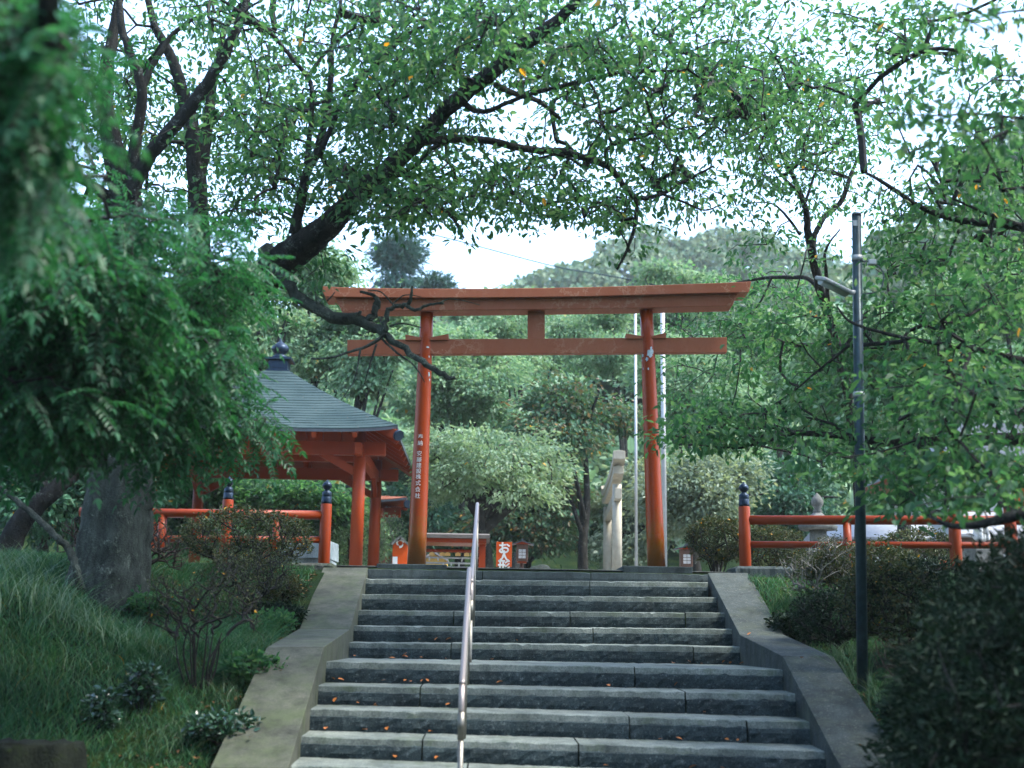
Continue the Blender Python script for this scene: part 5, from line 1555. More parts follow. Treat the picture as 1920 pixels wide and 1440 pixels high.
# ------------------------------------------------------------------ trees behind the gate
def bg_tree(label, px, py, rx, ry, Y, n, per, leaf, seed, bright=None, trunk=None, L=0.105, flat=0.45, tiers=0, dY=None, tw=0.28, name='broadleaf_tree', spread=0.55, Wr=0.5, droop=0.3, blobs=None):
    rg = np.random.default_rng(seed)
    k = Y / F_PX
    c = P(px, py, Y); R = np.array([rx * k, (dY if dY else min(rx * k * 0.8, 3.2)), ry * k])
    tx = trunk if trunk is not None else px + rg.uniform(-0.2, 0.2) * rx
    gz = float(ground_z(P(tx, py, Y)[0], Y))
    b = np.array([P(tx, py, Y)[0], Y, gz - 0.1])
    root = empty(name, tuple(b)); tag(root, label, 'tree', 'trees behind the gate')
    top = c + np.array([0, 0, R[2] * 0.45])
    mb = MB()
    mid = b + (top - b) * 0.5 + rg.normal(0, 0.12, 3) * R
    pts = spline(np.array([b, b + (mid - b) * 0.5 + rg.normal(0, 0.06, 3), mid, top]), 6)
    rad = np.linspace(tw / 2, 0.03, len(pts)); rad[0] *= 1.35
    mb.tube(pts, rad, 10, 0, True, 0.07, seed)
    sk = [pts[len(pts) // 3:]]
    for i in range(6):
        f = pts[int(len(pts) * rg.uniform(0.35, 0.85))]
        e = c + ell((0, 0, 0), R * 0.75, 1, rg, 0.6)[0]
        m_ = (f + e) / 2 + np.array([0, 0, 0.10 * R[2]])
        q = spline(np.array([f, m_, e]), 5)
        mb.tube(q, np.linspace(tw * 0.22, 0.015, len(q)), 7, 0, True, 0.05, seed + i)
        sk.append(q)
    mb.build('trunk', BARK, root, fix=False)
    nb = 9
    sub = ell(c, R * 0.82, nb, rg, 0.3); sz = rg.uniform(0.26, 0.52, nb)
    bi = rg.integers(0, nb, n)
    at = sub[bi] + (ell((0, 0, 0), R, n, rg) * sz[bi][:, None]) * np.array([1.25, 1.15, 0.75])
    if blobs:
        at = np.concatenate([cloud(*q, Y, 1.3, max(4, int(n * q[2] * q[3] / 14000.0)), rg) for q in blobs])
        n = len(at)
    if tiers:                                   # leaves gathered in shelving layers
        zz = (at[:, 2] - c[2]) / R[2]
        at[:, 2] = c[2] + R[2] * (np.round(zz * tiers) / tiers + rg.normal(0, 0.25 / tiers, n)) - 0.10 * R[2] * ((at[:, 0] - c[0]) / R[0]) ** 2
    # clumps and gaps
    cl = ell(c, R, max(6, n // 14), rg)
    near_ = cl[np.argmin(((at[:, None] - cl[None]) ** 2).sum(2), 1)]
    at = at + (near_ - at) * 0.33
    nd, par, cnt, dr, ns = grow(np.concatenate(sk), at, 0.6, 0.07, 0.15, seed)
    V, Q = twig_arrays(nd, par, cnt, 0.007, 0.06, 0.5, 3)
    crown_mesh('crown', (V, Q), spray_leaves(at, norm(at - c), per, spread, flat, L, Wr, seed + 1, droop, 0.75), [TWIG, leaf], root)
    return root


BGT = [
    # label, px, py, rx, ry, Y, n, per, leaf, seed, kwargs
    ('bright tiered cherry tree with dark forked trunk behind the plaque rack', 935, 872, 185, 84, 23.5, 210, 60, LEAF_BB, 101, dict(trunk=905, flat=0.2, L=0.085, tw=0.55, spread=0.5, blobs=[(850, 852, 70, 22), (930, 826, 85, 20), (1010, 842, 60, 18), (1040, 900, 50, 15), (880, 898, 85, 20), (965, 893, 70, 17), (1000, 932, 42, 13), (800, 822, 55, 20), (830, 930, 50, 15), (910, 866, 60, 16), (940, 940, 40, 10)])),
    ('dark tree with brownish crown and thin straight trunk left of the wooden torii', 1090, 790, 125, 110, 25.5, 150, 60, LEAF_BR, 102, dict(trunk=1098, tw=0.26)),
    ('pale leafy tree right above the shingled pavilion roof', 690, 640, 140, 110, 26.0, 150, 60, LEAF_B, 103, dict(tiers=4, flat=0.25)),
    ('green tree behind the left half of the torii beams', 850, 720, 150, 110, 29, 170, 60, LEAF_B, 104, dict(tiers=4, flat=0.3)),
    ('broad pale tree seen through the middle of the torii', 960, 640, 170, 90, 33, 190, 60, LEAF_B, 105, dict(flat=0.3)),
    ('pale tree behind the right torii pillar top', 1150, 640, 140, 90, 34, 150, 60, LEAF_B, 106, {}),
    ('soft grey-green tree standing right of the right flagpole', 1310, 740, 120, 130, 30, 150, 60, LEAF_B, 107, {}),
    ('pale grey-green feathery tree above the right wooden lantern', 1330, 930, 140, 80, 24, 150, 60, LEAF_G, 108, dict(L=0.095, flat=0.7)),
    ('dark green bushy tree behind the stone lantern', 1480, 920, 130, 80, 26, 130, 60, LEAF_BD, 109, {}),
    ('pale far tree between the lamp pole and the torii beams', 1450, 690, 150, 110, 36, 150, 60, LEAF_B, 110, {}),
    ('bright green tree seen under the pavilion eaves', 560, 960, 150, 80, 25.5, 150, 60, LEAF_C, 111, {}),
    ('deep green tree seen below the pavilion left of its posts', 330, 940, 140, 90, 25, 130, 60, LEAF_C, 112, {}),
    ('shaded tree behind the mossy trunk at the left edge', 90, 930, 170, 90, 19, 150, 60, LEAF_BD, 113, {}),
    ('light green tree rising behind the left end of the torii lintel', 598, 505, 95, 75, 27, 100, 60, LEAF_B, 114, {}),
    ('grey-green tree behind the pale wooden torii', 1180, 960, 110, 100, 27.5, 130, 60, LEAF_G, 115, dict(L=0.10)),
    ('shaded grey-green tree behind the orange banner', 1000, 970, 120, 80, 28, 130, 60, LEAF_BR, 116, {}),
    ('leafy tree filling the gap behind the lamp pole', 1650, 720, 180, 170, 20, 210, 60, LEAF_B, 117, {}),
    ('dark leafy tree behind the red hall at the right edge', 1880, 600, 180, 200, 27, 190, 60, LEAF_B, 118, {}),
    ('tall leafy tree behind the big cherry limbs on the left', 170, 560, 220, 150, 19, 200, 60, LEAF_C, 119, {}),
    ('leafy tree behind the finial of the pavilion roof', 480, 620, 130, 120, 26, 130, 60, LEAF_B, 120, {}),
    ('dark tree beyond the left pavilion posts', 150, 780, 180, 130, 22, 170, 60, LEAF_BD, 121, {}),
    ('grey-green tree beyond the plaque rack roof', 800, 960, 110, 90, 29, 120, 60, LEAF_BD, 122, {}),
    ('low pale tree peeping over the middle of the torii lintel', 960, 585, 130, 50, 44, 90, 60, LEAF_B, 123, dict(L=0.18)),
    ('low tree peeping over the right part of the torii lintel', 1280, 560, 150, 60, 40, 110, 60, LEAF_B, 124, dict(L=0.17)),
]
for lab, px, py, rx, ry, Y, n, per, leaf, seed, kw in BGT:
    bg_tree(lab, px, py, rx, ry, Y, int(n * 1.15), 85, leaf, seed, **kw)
bg_tree('tall bluish pine beyond the torii left of the open sky', 742, 495, 48, 65, 46, 90, 46, LEAF_PN, 130, L=0.3, Wr=0.16, spread=0.7, tw=0.5, name='pine_tree', flat=0.5)
bg_tree('small bluish pine top just right of the tall pine', 812, 540, 34, 28, 48, 34, 46, LEAF_PN, 131, L=0.3, Wr=0.16, spread=0.6, tw=0.4, name='pine_tree', flat=0.5)


# ------------------------------------------------------------------ wooded hills
def hills():
    rg = np.random.default_rng(77)
    # far ridge, nearer right hill, wooded slope behind the court
    ridges = [
        (130.0, [(-600, 640), (300, 600), (900, 580), (985, 543), (1040, 508), (1090, 492), (1150, 470), (1210, 446), (1255, 432), (1300, 440), (1335, 452), (1390, 444), (1440, 452), (1500, 474), (1600, 500), (1750, 520), (2600, 540)], 40.0, 6.5, 560, 2.6),
        (85.0, [(1350, 620), (1500, 560), (1640, 480), (1730, 400), (1810, 320), (1880, 270), (2000, 230), (2600, 200)], 26.0, 4.5, 260, 2.2),
        (52.0, [(-500, 500), (0, 560), (300, 600), (500, 640), (700, 650), (900, 640), (1100, 640), (1300, 660), (1500, 640), (1800, 600), (2500, 560)], 14.0, 3.0, 520, 1.7),
    ]
    for ri, (Yr, prof, depth, sz, nt_, rad) in enumerate(ridges):
        prof = np.array(prof, float)
        n = 80; m = 14
        xs = np.linspace(prof[0, 0], prof[-1, 0], n); ys = np.interp(xs, prof[:, 0], prof[:, 1])
        top = PV(xs, ys + 10, np.full(n, Yr))
        V = []
        for j in range(m):
            t = j / (m - 1)
            r = top.copy()
            r[:, 1] = Yr - depth * t * 1.0
            zb = ground_z(top[:, 0], r[:, 1])
            r[:, 2] = zb - 0.6 + (top[:, 2] - rad * 0.8 - zb) * (1 - t ** 1.1)
            r[:, 0] = top[:, 0] * (1 - 0.15 * t)
            V.append(r)
        V = np.array(V)
        back = V[0].copy(); back[:, 1] += 30; back[:, 2] -= 25
        Vv = np.concatenate([back[None], V]).reshape(-1, 3)
        i = np.arange(m)[:, None] * n + np.arange(n - 1)[None]
        Q = np.stack([i, i + n, i + n + 1, i + 1], -1).reshape(-1, 4)
        o = link('hill', np_mesh('hill', Vv, Q), SOIL, smooth=True); tag(o, kind='structure')
        # crowns of the wood
        u = rg.uniform(0, 1, nt_); t = rg.uniform(0, 1, nt_) ** 1.6
        xi = u * (n - 1); x0 = xi.astype(int).clip(0, n - 2); tj = t * (m - 1); j0 = tj.astype(int).clip(0, m - 2)
        fx = (xi - x0)[:, None]; fj = (tj - j0)[:, None]
        base = (V[j0, x0] * (1 - fx) + V[j0, x0 + 1] * fx) * (1 - fj) + (V[j0 + 1, x0] * (1 - fx) + V[j0 + 1, x0 + 1] * fx) * fj
        per = 330 if ri == 0 else 220
        rr = rad * rg.uniform(0.6, 1.25, nt_)
        C = np.repeat(base + np.stack([0 * rr, 0 * rr, rr * 0.7], 1), per, 0); Rr = np.repeat(rr, per)
        o3 = norm(rg.normal(0, 1, (len(C), 3))); o3[:, 2] = np.abs(o3[:, 2]) * 1.0 - 0.25
        lump = 1 + 0.18 * np.sin(o3[:, 0] * 5 + C[:, 0]) * np.cos(o3[:, 1] * 5 + C[:, 2])
        Bp = C + o3 * (Rr * lump * rg.uniform(0.82, 1.02, len(C)))[:, None]
        dd = norm(rg.normal(0, 1, (len(C), 3))) * 0.8; dd[:, 2] -= 0.3
        ln = Rr * (0.2 if ri == 0 else 0.25) * rg.uniform(0.7, 1.3, len(C))
        Vl, Ql = leaf_arrays(Bp, dd, o3 + rg.normal(0, 0.35, o3.shape), ln, ln * 0.75, 0.1, 0.1)
        o = link('hill_forest', np_mesh('hill_forest', Vl, Ql), HILLF if ri < 2 else LEAF_B, smooth=False)
        tag(o, ['pale far wooded ridge under the white sky', 'dark wooded hill rising at the right edge', 'wooded slope behind the court trees'][ri], 'forest', kind='stuff')


hills()


def shade_woods():
    # unseen leaf masses added behind and beside the camera to darken the foreground
    rg = np.random.default_rng(88)
    n = 150
    a = rg.uniform(0, 1, n)
    ang = np.radians(160 + 220 * a); rad = rg.uniform(12, 20, n)
    C0 = np.stack([rad * np.cos(ang) * 1.05, rad * np.sin(ang) + 1.0, rg.uniform(0.5, 9.5, n)], 1)
    C0 = C0[(np.abs(C0[:, 0]) > 9.5) | (C0[:, 1] < -8)]
    per = 170
    C = np.repeat(C0, per, 0); rr = np.repeat(rg.uniform(1.6, 3.0, len(C0)), per)
    o3 = norm(rg.normal(0, 1, (len(C), 3)))
    Bp = C + o3 * (rr * rg.uniform(0.4, 1.0, len(C)))[:, None]
    ln = rg.uniform(0.35, 0.7, len(C))
    o = link('shade_woods', np_mesh('shade_woods', *leaf_arrays(Bp, rg.normal(0, 1, o3.shape), o3 + rg.normal(0, 0.3, o3.shape), ln, ln * 0.7)), LEAF_BD, smooth=False)
    tag(o, 'unseen wood added behind the visitor to shade the foreground', 'shade_woods', kind='stuff')


shade_woods()

# ------------------------------------------------------------------ shrubs and grass
def foot_depth(px, py, Y0):
    # depth at which the line of sight through a pixel meets the bank
    ys = np.arange(6.8, 15.0, 0.05)
    pts = PV(np.full(len(ys), px), np.full(len(ys), py), ys)
    below = np.where(pts[:, 2] < ground_z(pts[:, 0], ys))[0]
    return float(ys[below[0]]) if len(below) else Y0


def shrub(label, px, py, Y, w, h, stems, n, per, leaf, twig, seed, L=0.035, spread=0.07, name='shrub', depth=None, r_tip=0.003, shell=0.55, dens=1.0, flat=0.8, gz=None, cat='shrub', vase=False):
    """px, py: foot of the shrub in the picture; w, h in metres"""
    rg = np.random.default_rng(seed)
    if gz is None: Y = foot_depth(px, py, Y)
    b = P(px, py, Y); g = float(ground_z(b[0], Y)) if gz is None else gz
    if gz is None: b[2] = g
    else: b[2] = gz
    root = empty(name, tuple(b)); tag(root, label, cat)
    dp = depth or w * 0.8
    sk = []; mb = MB()
    for i in range(stems):
        a = rg.uniform(0, 6.28); f = rg.uniform(0.2, 0.9)
        s0 = b + np.array([math.cos(a) * 0.10 * w * f, math.sin(a) * 0.1 * dp * f, -0.05])
        e = b + np.array([math.cos(a) * 0.26 * w * f, math.sin(a) * 0.26 * dp * f, h * rg.uniform(0.35, 0.55)])
        m_ = (s0 + e) / 2 + rg.normal(0, 0.03, 3)
        q = spline(np.array([s0, m_, e]), 5); mb.tube(q, np.linspace(0.008, 0.0035, len(q)) * (1 + h * 0.3), 6, 0, True, 0.05, seed + i); sk.append(q)
    c = b + np.array([0, 0, h * 0.60])
    at = ell(c, (w / 2, dp / 2, h * 0.42), n, rg, shell)
    if vase: at[:, 2] = b[2] + h * np.clip(0.42 + 0.5 * rg.uniform(0, 1, n) ** 0.7 + 0.12 * np.sin(at[:, 0] * 9), 0, 1) * (1 - 0.25 * ((at[:, 0] - b[0]) / (w / 2)) ** 2)
    at[:, 2] = np.maximum(at[:, 2], g + 0.06)
    nd, par, cnt, dr, ns = grow(np.concatenate(sk), at, 0.08, 0.05, -0.04, seed, 7.0, 0.003)
    V, Q = twig_arrays(nd, par, cnt, r_tip, 0.012, 0.45, 4)
    mb.build('stems', twig, root, fix=False)
    k = rg.uniform(0, 1, n) < dens
    crown_mesh('foliage', (V, Q), spray_leaves(at[k], dr[k], per, spread, flat, L, 0.5, seed + 1, 0.05, 0.5), [twig, leaf], root)
    return root


shrub('rounded small leaved azalea bush against the left railing', 455, 1090, 13.9, 1.50, 0.78, 12, 520, 14, LEAF_AZ, TWIG, 201, L=0.032, spread=0.06)
shrub('bare stemmed dark shrub branching widely on the grass beside the left parapet', 372, 1290, 9.6, 1.0, 1.0, 14, 700, 4, LEAF_AZ, TWIG, 202, L=0.022, spread=0.05, shell=0.3, dens=0.5, r_tip=0.0017, vase=True)
shrub('thin brownish shrub standing left of the stairs behind the bare stemmed shrub', 470, 1180, 11.2, 0.85, 0.85, 12, 560, 5, LEAF_AZ, TWIG, 203, L=0.024, spread=0.05, shell=0.3, dens=0.6, r_tip=0.0018, vase=True)
shrub('bare brown twiggy shrub at the foot of the mossy trunk', 228, 1112, 11.6, 1.35, 0.80, 13, 620, 2, LEAF_AZ, REDTWIG, 204, L=0.02, spread=0.05, shell=0.3, dens=0.4, r_tip=0.003, vase=True)
shrub('green rounded shrub between the right torii pillar and the railing post', 1345, 1070, 15.6, 0.72, 0.66, 10, 300, 14, LEAF_AZ, TWIG, 205, L=0.035, spread=0.06, gz=ZP)
shrub('green shrub just behind the right railing near its first post', 1440, 1070, 16.2, 1.0, 0.62, 10, 340, 14, LEAF_AZ, TWIG, 206, L=0.035, spread=0.06, gz=ZP)
shrub('low shrub behind the railing right of the street lamp', 1720, 1075, 16.2, 1.1, 0.62, 10, 320, 12, LEAF_AZ, TWIG, 216, L=0.035, spread=0.06, gz=ZP)
shrub('grey twiggy half bare shrub in front of the right railing', 1545, 1160, 13.2, 0.95, 0.85, 9, 420, 7, LEAF_AZ, DEADTWIG, 207, L=0.024, spread=0.05, shell=0.3, dens=0.55, r_tip=0.0028, vase=True)
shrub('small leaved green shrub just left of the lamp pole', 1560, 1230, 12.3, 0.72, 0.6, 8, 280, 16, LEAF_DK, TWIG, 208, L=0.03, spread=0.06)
shrub('small leaved green shrub right of the lamp pole', 1680, 1240, 11.8, 0.95, 0.85, 10, 400, 14, LEAF_AZ, TWIG, 209, L=0.032, spread=0.06)
shrub('leafy shrub seen between the slim pavilion posts', 640, 1080, 25.5, 2.0, 1.75, 12, 420, 16, LEAF_B, TWIG, 210, L=0.06, spread=0.08, gz=ZP)
shrub('yellowish loose shrub between pavilion and left torii pillar', 730, 1080, 24.6, 0.7, 1.5, 8, 170, 10, LEAF_BB, DEADTWIG, 211, L=0.04, spread=0.08, gz=ZP)
shrub('small dark glossy shrub below the bare stemmed shrub', 265, 1335, 8.9, 0.24, 0.30, 5, 60, 9, LEAF_SH, TWIG, 212, L=0.05, spread=0.05)
shrub('smallest dark glossy shrub near the mossy stump', 190, 1370, 8.6, 0.20, 0.24, 5, 46, 9, LEAF_SH, TWIG, 213, L=0.05, spread=0.045)
shrub('fern like low shrub beside the upper right parapet', 1500, 1215, 12.4, 0.6, 0.32, 7, 150, 14, LEAF_DK, TWIG, 214, L=0.045, spread=0.07)
shrub('low leafy shrub beside the upper left parapet', 525, 1140, 13.4, 0.45, 0.30, 6, 90, 14, LEAF_AZ, TWIG, 215, L=0.04, spread=0.06)


shrub('brownish twiggy shrub low right of the lamp pole foot', 1745, 1330, 9.4, 0.9, 0.62, 12, 420, 4, LEAF_AZ, REDTWIG, 240, L=0.024, spread=0.05, shell=0.3, dens=0.6, r_tip=0.002, vase=True)
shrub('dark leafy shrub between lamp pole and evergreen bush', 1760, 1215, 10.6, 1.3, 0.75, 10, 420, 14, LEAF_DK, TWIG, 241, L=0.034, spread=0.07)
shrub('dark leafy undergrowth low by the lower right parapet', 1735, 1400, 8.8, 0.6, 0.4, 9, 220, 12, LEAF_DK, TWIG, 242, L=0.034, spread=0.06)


shrub('low leafy plant between the mossy trunk and the bare stemmed shrub', 300, 1165, 11.0, 0.6, 0.26, 7, 130, 12, LEAF_C, TWIG, 243, L=0.05, spread=0.06, cat='weeds')
shrub('low leafy plant beside the bend of the left parapet', 505, 1200, 11.4, 0.45, 0.24, 7, 110, 12, LEAF_C, TWIG, 244, L=0.045, spread=0.06, cat='weeds')
shrub('leafy shrub below the right railing kerb', 1620, 1130, 14.0, 1.2, 0.6, 10, 380, 14, LEAF_AZ, TWIG, 245, L=0.034, spread=0.07)


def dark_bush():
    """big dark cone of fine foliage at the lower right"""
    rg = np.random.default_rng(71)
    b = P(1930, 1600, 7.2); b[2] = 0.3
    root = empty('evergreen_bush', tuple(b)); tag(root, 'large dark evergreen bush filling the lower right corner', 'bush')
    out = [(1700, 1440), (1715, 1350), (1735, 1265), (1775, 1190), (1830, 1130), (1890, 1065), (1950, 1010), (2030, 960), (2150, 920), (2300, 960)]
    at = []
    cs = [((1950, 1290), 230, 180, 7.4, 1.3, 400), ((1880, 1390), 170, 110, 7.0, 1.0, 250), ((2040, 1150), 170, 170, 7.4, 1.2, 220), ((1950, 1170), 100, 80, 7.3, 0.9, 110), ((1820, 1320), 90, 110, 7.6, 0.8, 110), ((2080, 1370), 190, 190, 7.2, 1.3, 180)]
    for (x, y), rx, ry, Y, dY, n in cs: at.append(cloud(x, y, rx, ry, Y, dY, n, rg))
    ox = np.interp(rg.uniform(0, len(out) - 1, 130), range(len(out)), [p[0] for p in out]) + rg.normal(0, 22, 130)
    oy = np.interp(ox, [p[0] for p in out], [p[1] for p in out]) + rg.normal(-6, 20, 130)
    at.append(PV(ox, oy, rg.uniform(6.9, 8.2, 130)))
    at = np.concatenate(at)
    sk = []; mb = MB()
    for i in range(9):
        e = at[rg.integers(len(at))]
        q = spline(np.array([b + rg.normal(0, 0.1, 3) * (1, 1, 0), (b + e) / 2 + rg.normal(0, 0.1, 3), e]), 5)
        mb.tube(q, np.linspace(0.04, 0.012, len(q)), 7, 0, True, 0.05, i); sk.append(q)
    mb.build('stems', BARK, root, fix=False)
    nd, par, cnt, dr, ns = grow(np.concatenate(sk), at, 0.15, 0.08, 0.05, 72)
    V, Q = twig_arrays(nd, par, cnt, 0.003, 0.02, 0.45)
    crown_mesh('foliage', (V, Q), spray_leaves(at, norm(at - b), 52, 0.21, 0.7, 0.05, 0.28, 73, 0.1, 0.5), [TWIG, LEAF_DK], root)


dark_bush()


def blades(base, hgt, wid, lean, seed, mat, name, label, cat='grass', curve=0.6, kind='stuff'):
    rg = np.random.default_rng(seed); n = len(base)
    a = rg.uniform(0, 6.28, n); ld = np.stack([np.cos(a), np.sin(a), 0 * a], 1) + lean
    a2 = rg.uniform(0, 6.28, n); sd = np.stack([np.cos(a2), np.sin(a2), 0 * a2], 1)
    rows = []
    for t, w in ((0, 1.0), (0.4, 0.85), (0.75, 0.5), (1.0, 0.06)):
        c = base + np.array([0, 0, 1.0]) * (hgt * t * (1 - 0.35 * curve * t))[:, None] + ld * (hgt * curve * t * t)[:, None]
        rows += [c - sd * (wid * w / 2)[:, None], c + sd * (wid * w / 2)[:, None]]
    V = np.stack(rows, 1).reshape(-1, 3)
    i = np.arange(n)[:, None] * 8
    Q = np.concatenate([i + np.array([[2 * k, 2 * k + 1, 2 * k + 3, 2 * k + 2]]) for k in range(3)], 1).reshape(-1, 4)
    o = link(name, np_mesh(name, V, Q), mat, smooth=True)
    if kind: tag(o, label, cat, kind=kind)
    else: tag(o, label, cat)
    return o


def grass():
    rg = np.random.default_rng(81)
    n = 170000
    X = np.concatenate([rg.uniform(-6.0, -1.45, int(n * 0.72)), rg.uniform(2.75, 6.0, int(n * 0.28))]); m = len(X)
    Y = 6.6 + 8.2 * rg.uniform(0, 1, m)
    # outer face of the parapets
    lx = np.interp(Y, [6.3, 8.7, 10.66, 12.65, 14.95], [-1.66, -1.80, -1.80, -1.83, -1.90]); rx = np.interp(Y, [6.3, 8.9, 10.9, 12.65, 14.95], [2.9, 2.95, 2.95, 2.9, 3.0])
    keep = (X < lx - 0.03) | (X > rx + 0.03)
    patch = np.sin(X * 2.7 + 1.3) * np.cos(Y * 2.1 - 0.7) + 0.6 * np.sin(X * 6.1 + Y * 4.3)
    keep &= rg.uniform(-1.7, 1.0, m) < patch + 0.45 - 0.9 * np.exp(-((X + 2.35) / 0.5) ** 2 - ((Y - 8.6) / 0.6) ** 2)
    X, Y = X[keep], Y[keep]
    B = np.stack([X, Y, ground_z(X, Y) - 0.01], 1)
    big_ = 0.5 + 0.5 * np.sin(X * 1.9 + 2) * np.cos(Y * 1.4)
    h = rg.uniform(0.04, 0.14, len(X)) * (0.6 + 1.3 * big_ ** 2) * (1 + 0.6 * (np.sin(X * 7.3 + Y * 5.1) > 0.55))
    blades(B, h, rg.uniform(0.004, 0.010, len(X)), np.array([0.2, -0.2, 0]), 82, GRASS, 'grass', 'short soft green grass covering the slopes beside the stairs', curve=0.7)
    # litter of dead leaves at the parapet edges
    n = 900
    Yl = rg.uniform(8.4, 14.6, n); s_ = rg.uniform(0, 1, n) < 0.7
    Xl = np.where(s_, np.interp(Yl, [6.3, 8.7, 10.66, 12.65, 14.95], [-1.66, -1.80, -1.80, -1.83, -1.90]) - rg.exponential(0.16, n), np.interp(Yl, [6.3, 8.9, 10.9, 12.65, 14.95], [2.9, 2.95, 2.95, 2.9, 3.0]) + rg.exponential(0.2, n))
    B = np.stack([Xl, Yl, ground_z(Xl, Yl) + 0.02], 1)
    d = rg.normal(0, 1, (n, 3)) * (1, 1, 0.25); nn = rg.normal(0, 0.3, (n, 3)) + (0, 0, 1)
    ln = rg.uniform(0.03, 0.06, n)
    o = link('leaf_litter', np_mesh('leaf_litter', *leaf_arrays(B, d, nn, ln, ln * 0.5)), mat_leaf('litter_leaf', [(0.06, 0.035, 0.015), (0.11, 0.06, 0.02), (0.16, 0.07, 0.02)], 0, 0.8, yellow=0))
    tag(o, 'brown leaf litter along the outer edges of the parapets', 'leaf litter', kind='stuff')


grass()


def tuft(label, px, py, Y, n, h, w, seed, lean=(0.0, 0, 0), r=0.12):
    rg = np.random.default_rng(seed)
    b = P(px, py, foot_depth(px, py, Y))
    xy = b[:2] + rg.normal(0, r, (n, 2))
    B = np.stack([xy[:, 0], xy[:, 1], ground_z(xy[:, 0], xy[:, 1])], 1)
    return blades(B, rg.uniform(0.5, 1.0, n) * h, rg.uniform(0.6, 1.0, n) * w, np.array(lean), seed, GRASST, 'grass_tuft', label, 'grass tuft', 0.75, kind=None)


tuft('tall arching grass tuft at the left edge below the leaning branch', 40, 1130, 11.0, 150, 0.55, 0.009, 301, (0.1, 0, 0), 0.22)
tuft('tall grass tuft right of the leftmost tuft on the slope', 120, 1150, 11.0, 90, 0.5, 0.008, 302, (0.2, 0, 0), 0.15)
tuft('pale arching grass tuft below the brown twiggy shrub', 262, 1100, 11.4, 80, 0.62, 0.010, 303, (0.55, 0, 0), 0.07)
tuft('wispy grass tuft at the outer edge of the right parapet', 1600, 1280, 9.9, 60, 0.50, 0.007, 304, (-0.6, -0.2, 0), 0.06)
tuft('grass tuft hanging over the right parapet below the lamp pole', 1650, 1340, 9.2, 46, 0.45, 0.007, 305, (-0.5, -0.2, 0), 0.07)
tuft('grass tuft at the foot of the right kerb by the ledge', 1495, 1135, 13.6, 90, 0.30, 0.007, 306, (-0.2, -0.2, 0), 0.12)
tuft('fine grass tuft at the lower left beside the parapet', 320, 1400, 8.6, 130, 0.24, 0.005, 307, (0.3, 0, 0), 0.12)
tuft('thin grass tuft before the dark bush and right kerb', 1770, 1090, 12.5, 70, 0.5, 0.007, 308, (0, 0, 0), 0.14)


for i_, (lab_, px_, py_, Y_, n_, h_, w_, r_) in enumerate([
    ('light grass clump hugging the bend of the left parapet', 488, 1225, 10.9, 170, 0.26, 0.006, 0.16),
    ('grass clump beside the upper slope of the left parapet', 535, 1165, 12.2, 150, 0.26, 0.006, 0.16),
    ('low grass clump between bare stemmed shrub and left parapet', 440, 1320, 9.3, 150, 0.22, 0.006, 0.14),
    ('grass clump low on the bank left of the smallest glossy shrub', 70, 1290, 9.4, 170, 0.28, 0.006, 0.22),
    ('grass clump on the bank in front of the mossy trunk', 180, 1190, 10.6, 190, 0.34, 0.007, 0.22),
    ('grass clump on the bank left of the bare stemmed shrub', 275, 1225, 10.2, 170, 0.28, 0.006, 0.2),
    ('broad grass clump under the leaning dark trunk', 20, 1075, 12.0, 170, 0.42, 0.008, 0.26),
    ('grass clump at the foot of the right grey twiggy shrub', 1530, 1185, 12.9, 120, 0.26, 0.006, 0.15),
    ('grass clump squeezed between lamp pole foot and right parapet', 1590, 1235, 10.9, 110, 0.26, 0.006, 0.12),
]):
    tuft(lab_, px_, py_, Y_, n_, h_, w_, 400 + i_, (0, -0.15, 0), r_)
shrub('broad leaved weeds at the lower left edge of the parapet', 420, 1400, 8.7, 0.5, 0.2, 7, 110, 10, LEAF_SH, TWIG, 230, L=0.05, spread=0.06, cat='weeds')
shrub('broad leaved weeds by the middle of the left parapet', 470, 1290, 9.8, 0.5, 0.22, 7, 110, 10, LEAF_C, TWIG, 231, L=0.055, spread=0.06, cat='weeds')
shrub('leafy weeds under the left railing kerb', 520, 1180, 12.4, 0.5, 0.22, 7, 130, 12, LEAF_DK, TWIG, 232, L=0.045, spread=0.06, cat='weeds')


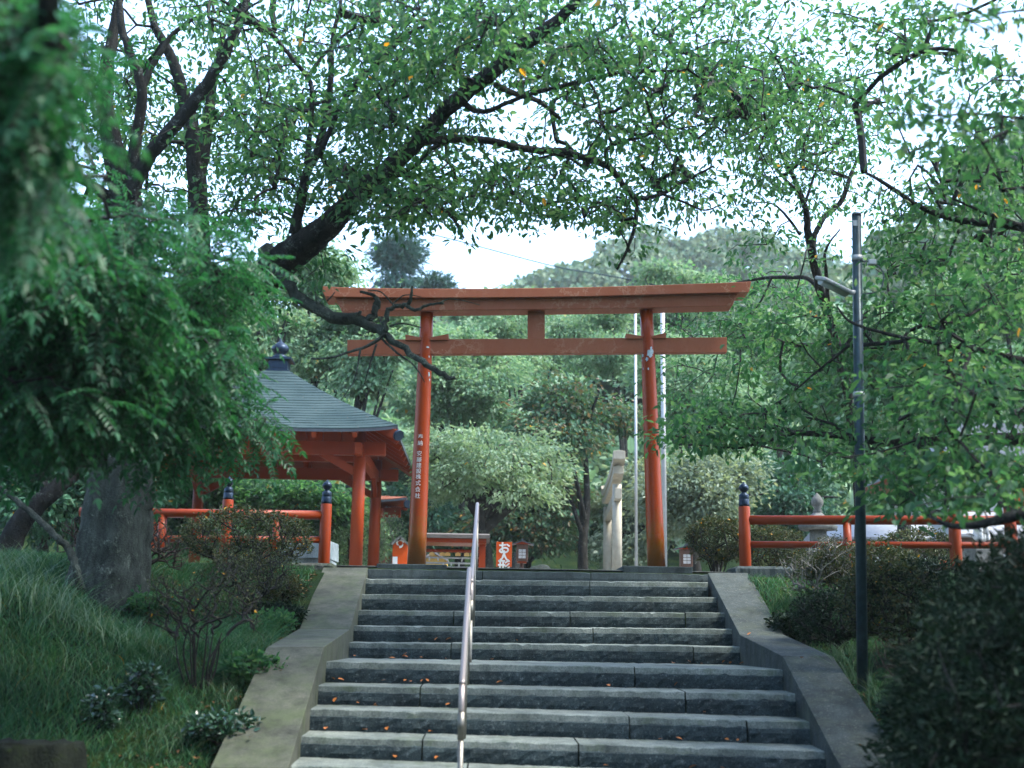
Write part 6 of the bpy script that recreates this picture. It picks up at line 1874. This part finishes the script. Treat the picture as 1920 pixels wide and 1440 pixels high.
def leaning_branch():
    mb = MB()
    limb(mb, [(0, 915, 11.6, 10), (40, 945, 11.5, 11), (85, 985, 11.4, 12), (115, 1015, 11.3, 13), (132, 1035, 11.3, 15), (143, 1065, 11.2, 14), (152, 1105, 11.2, 16)], 6, 10, 0.08, 5, 0.15)
    limb(mb, [(128, 1030, 11.3, 7), (136, 1022, 11.3, 5), (138, 1016, 11.3, 3)], 4, 8, 0.05, 6)
    o = mb.build('bare_branch', BARKM, fix=False); tag(o, 'bare lichen covered stem curving out of the grass at the left edge', 'branch')
    mb = MB()
    limb(mb, [(10, 1040, 13.6, 46), (40, 980, 13.6, 40), (90, 930, 13.6, 34), (150, 880, 13.7, 26), (230, 800, 13.8, 16)], 6, 12, 0.06, 7, 0.1)
    limb(mb, [(95, 928, 13.6, 20), (70, 880, 13.6, 14), (60, 800, 13.6, 9)], 5, 10, 0.06, 8, 0.1)
    o = mb.build('leaning_tree', BARK, fix=False); tag(o, 'dark leaning bare trunk in the shade at the left edge', 'tree')


leaning_branch()


def stump():
    Y = 8.0; c = P(45, 1440, Y); z = P(45, 1392, Y)[2]; x = c[0]
    g = float(ground_z(x, Y)) - 0.15
    rg = np.random.default_rng(9); n = 40; vs = []; fs = []
    an = np.linspace(0, 2 * math.pi, n, endpoint=False); pr = 1 + 0.10 * np.sin(3 * an + 1) + 0.07 * np.sin(7 * an) + rg.normal(0, 0.02, n)
    prof = [(1.35, g), (1.12, g + (z - g) * 0.4), (1.0, z - 0.03), (0.96, z), (0.7, z - 0.015), (0.01, z - 0.02)]
    for r, zz in prof:
        for j in range(n): vs.append((x + 0.30 * r * pr[j] * math.cos(an[j]), Y + 0.28 * r * pr[j] * math.sin(an[j]), zz + (rg.normal(0, 0.008))))
    for i in range(len(prof) - 1):
        for j in range(n): fs.append((i * n + j, i * n + (j + 1) % n, (i + 1) * n + (j + 1) % n, (i + 1) * n + j))
    o = MB().add(vs, fs, 0, True).build('tree_stump', mat_bark('stump_bark', (0.004, 0.006, 0.005), (0.014, 0.018, 0.012), (0.02, 0.035, 0.008))); tag(o, 'dark mossy tree stump in the lower left corner', 'stump')


stump()

# ------------------------------------------------------------------ haze
def haze():
    o = MB().box((-110, -8, -4), (110, 230, 75)).build('haze', [])
    m = bpy.data.materials.new('haze_air'); m.use_nodes = True
    nt = m.node_tree; nt.nodes.clear()
    v = nt.nodes.new('ShaderNodeVolumePrincipled'); out = nt.nodes.new('ShaderNodeOutputMaterial')
    v.inputs['Color'].default_value = (0.80, 0.90, 0.92, 1); v.inputs['Density'].default_value = HAZE; v.inputs['Anisotropy'].default_value = 0.2
    nt.links.new(v.outputs['Volume'], out.inputs['Volume'])
    o.data.materials.append(m)
    tag(o, 'thin pale summer haze', 'haze', kind='stuff')


HAZE = 0.00055
haze()
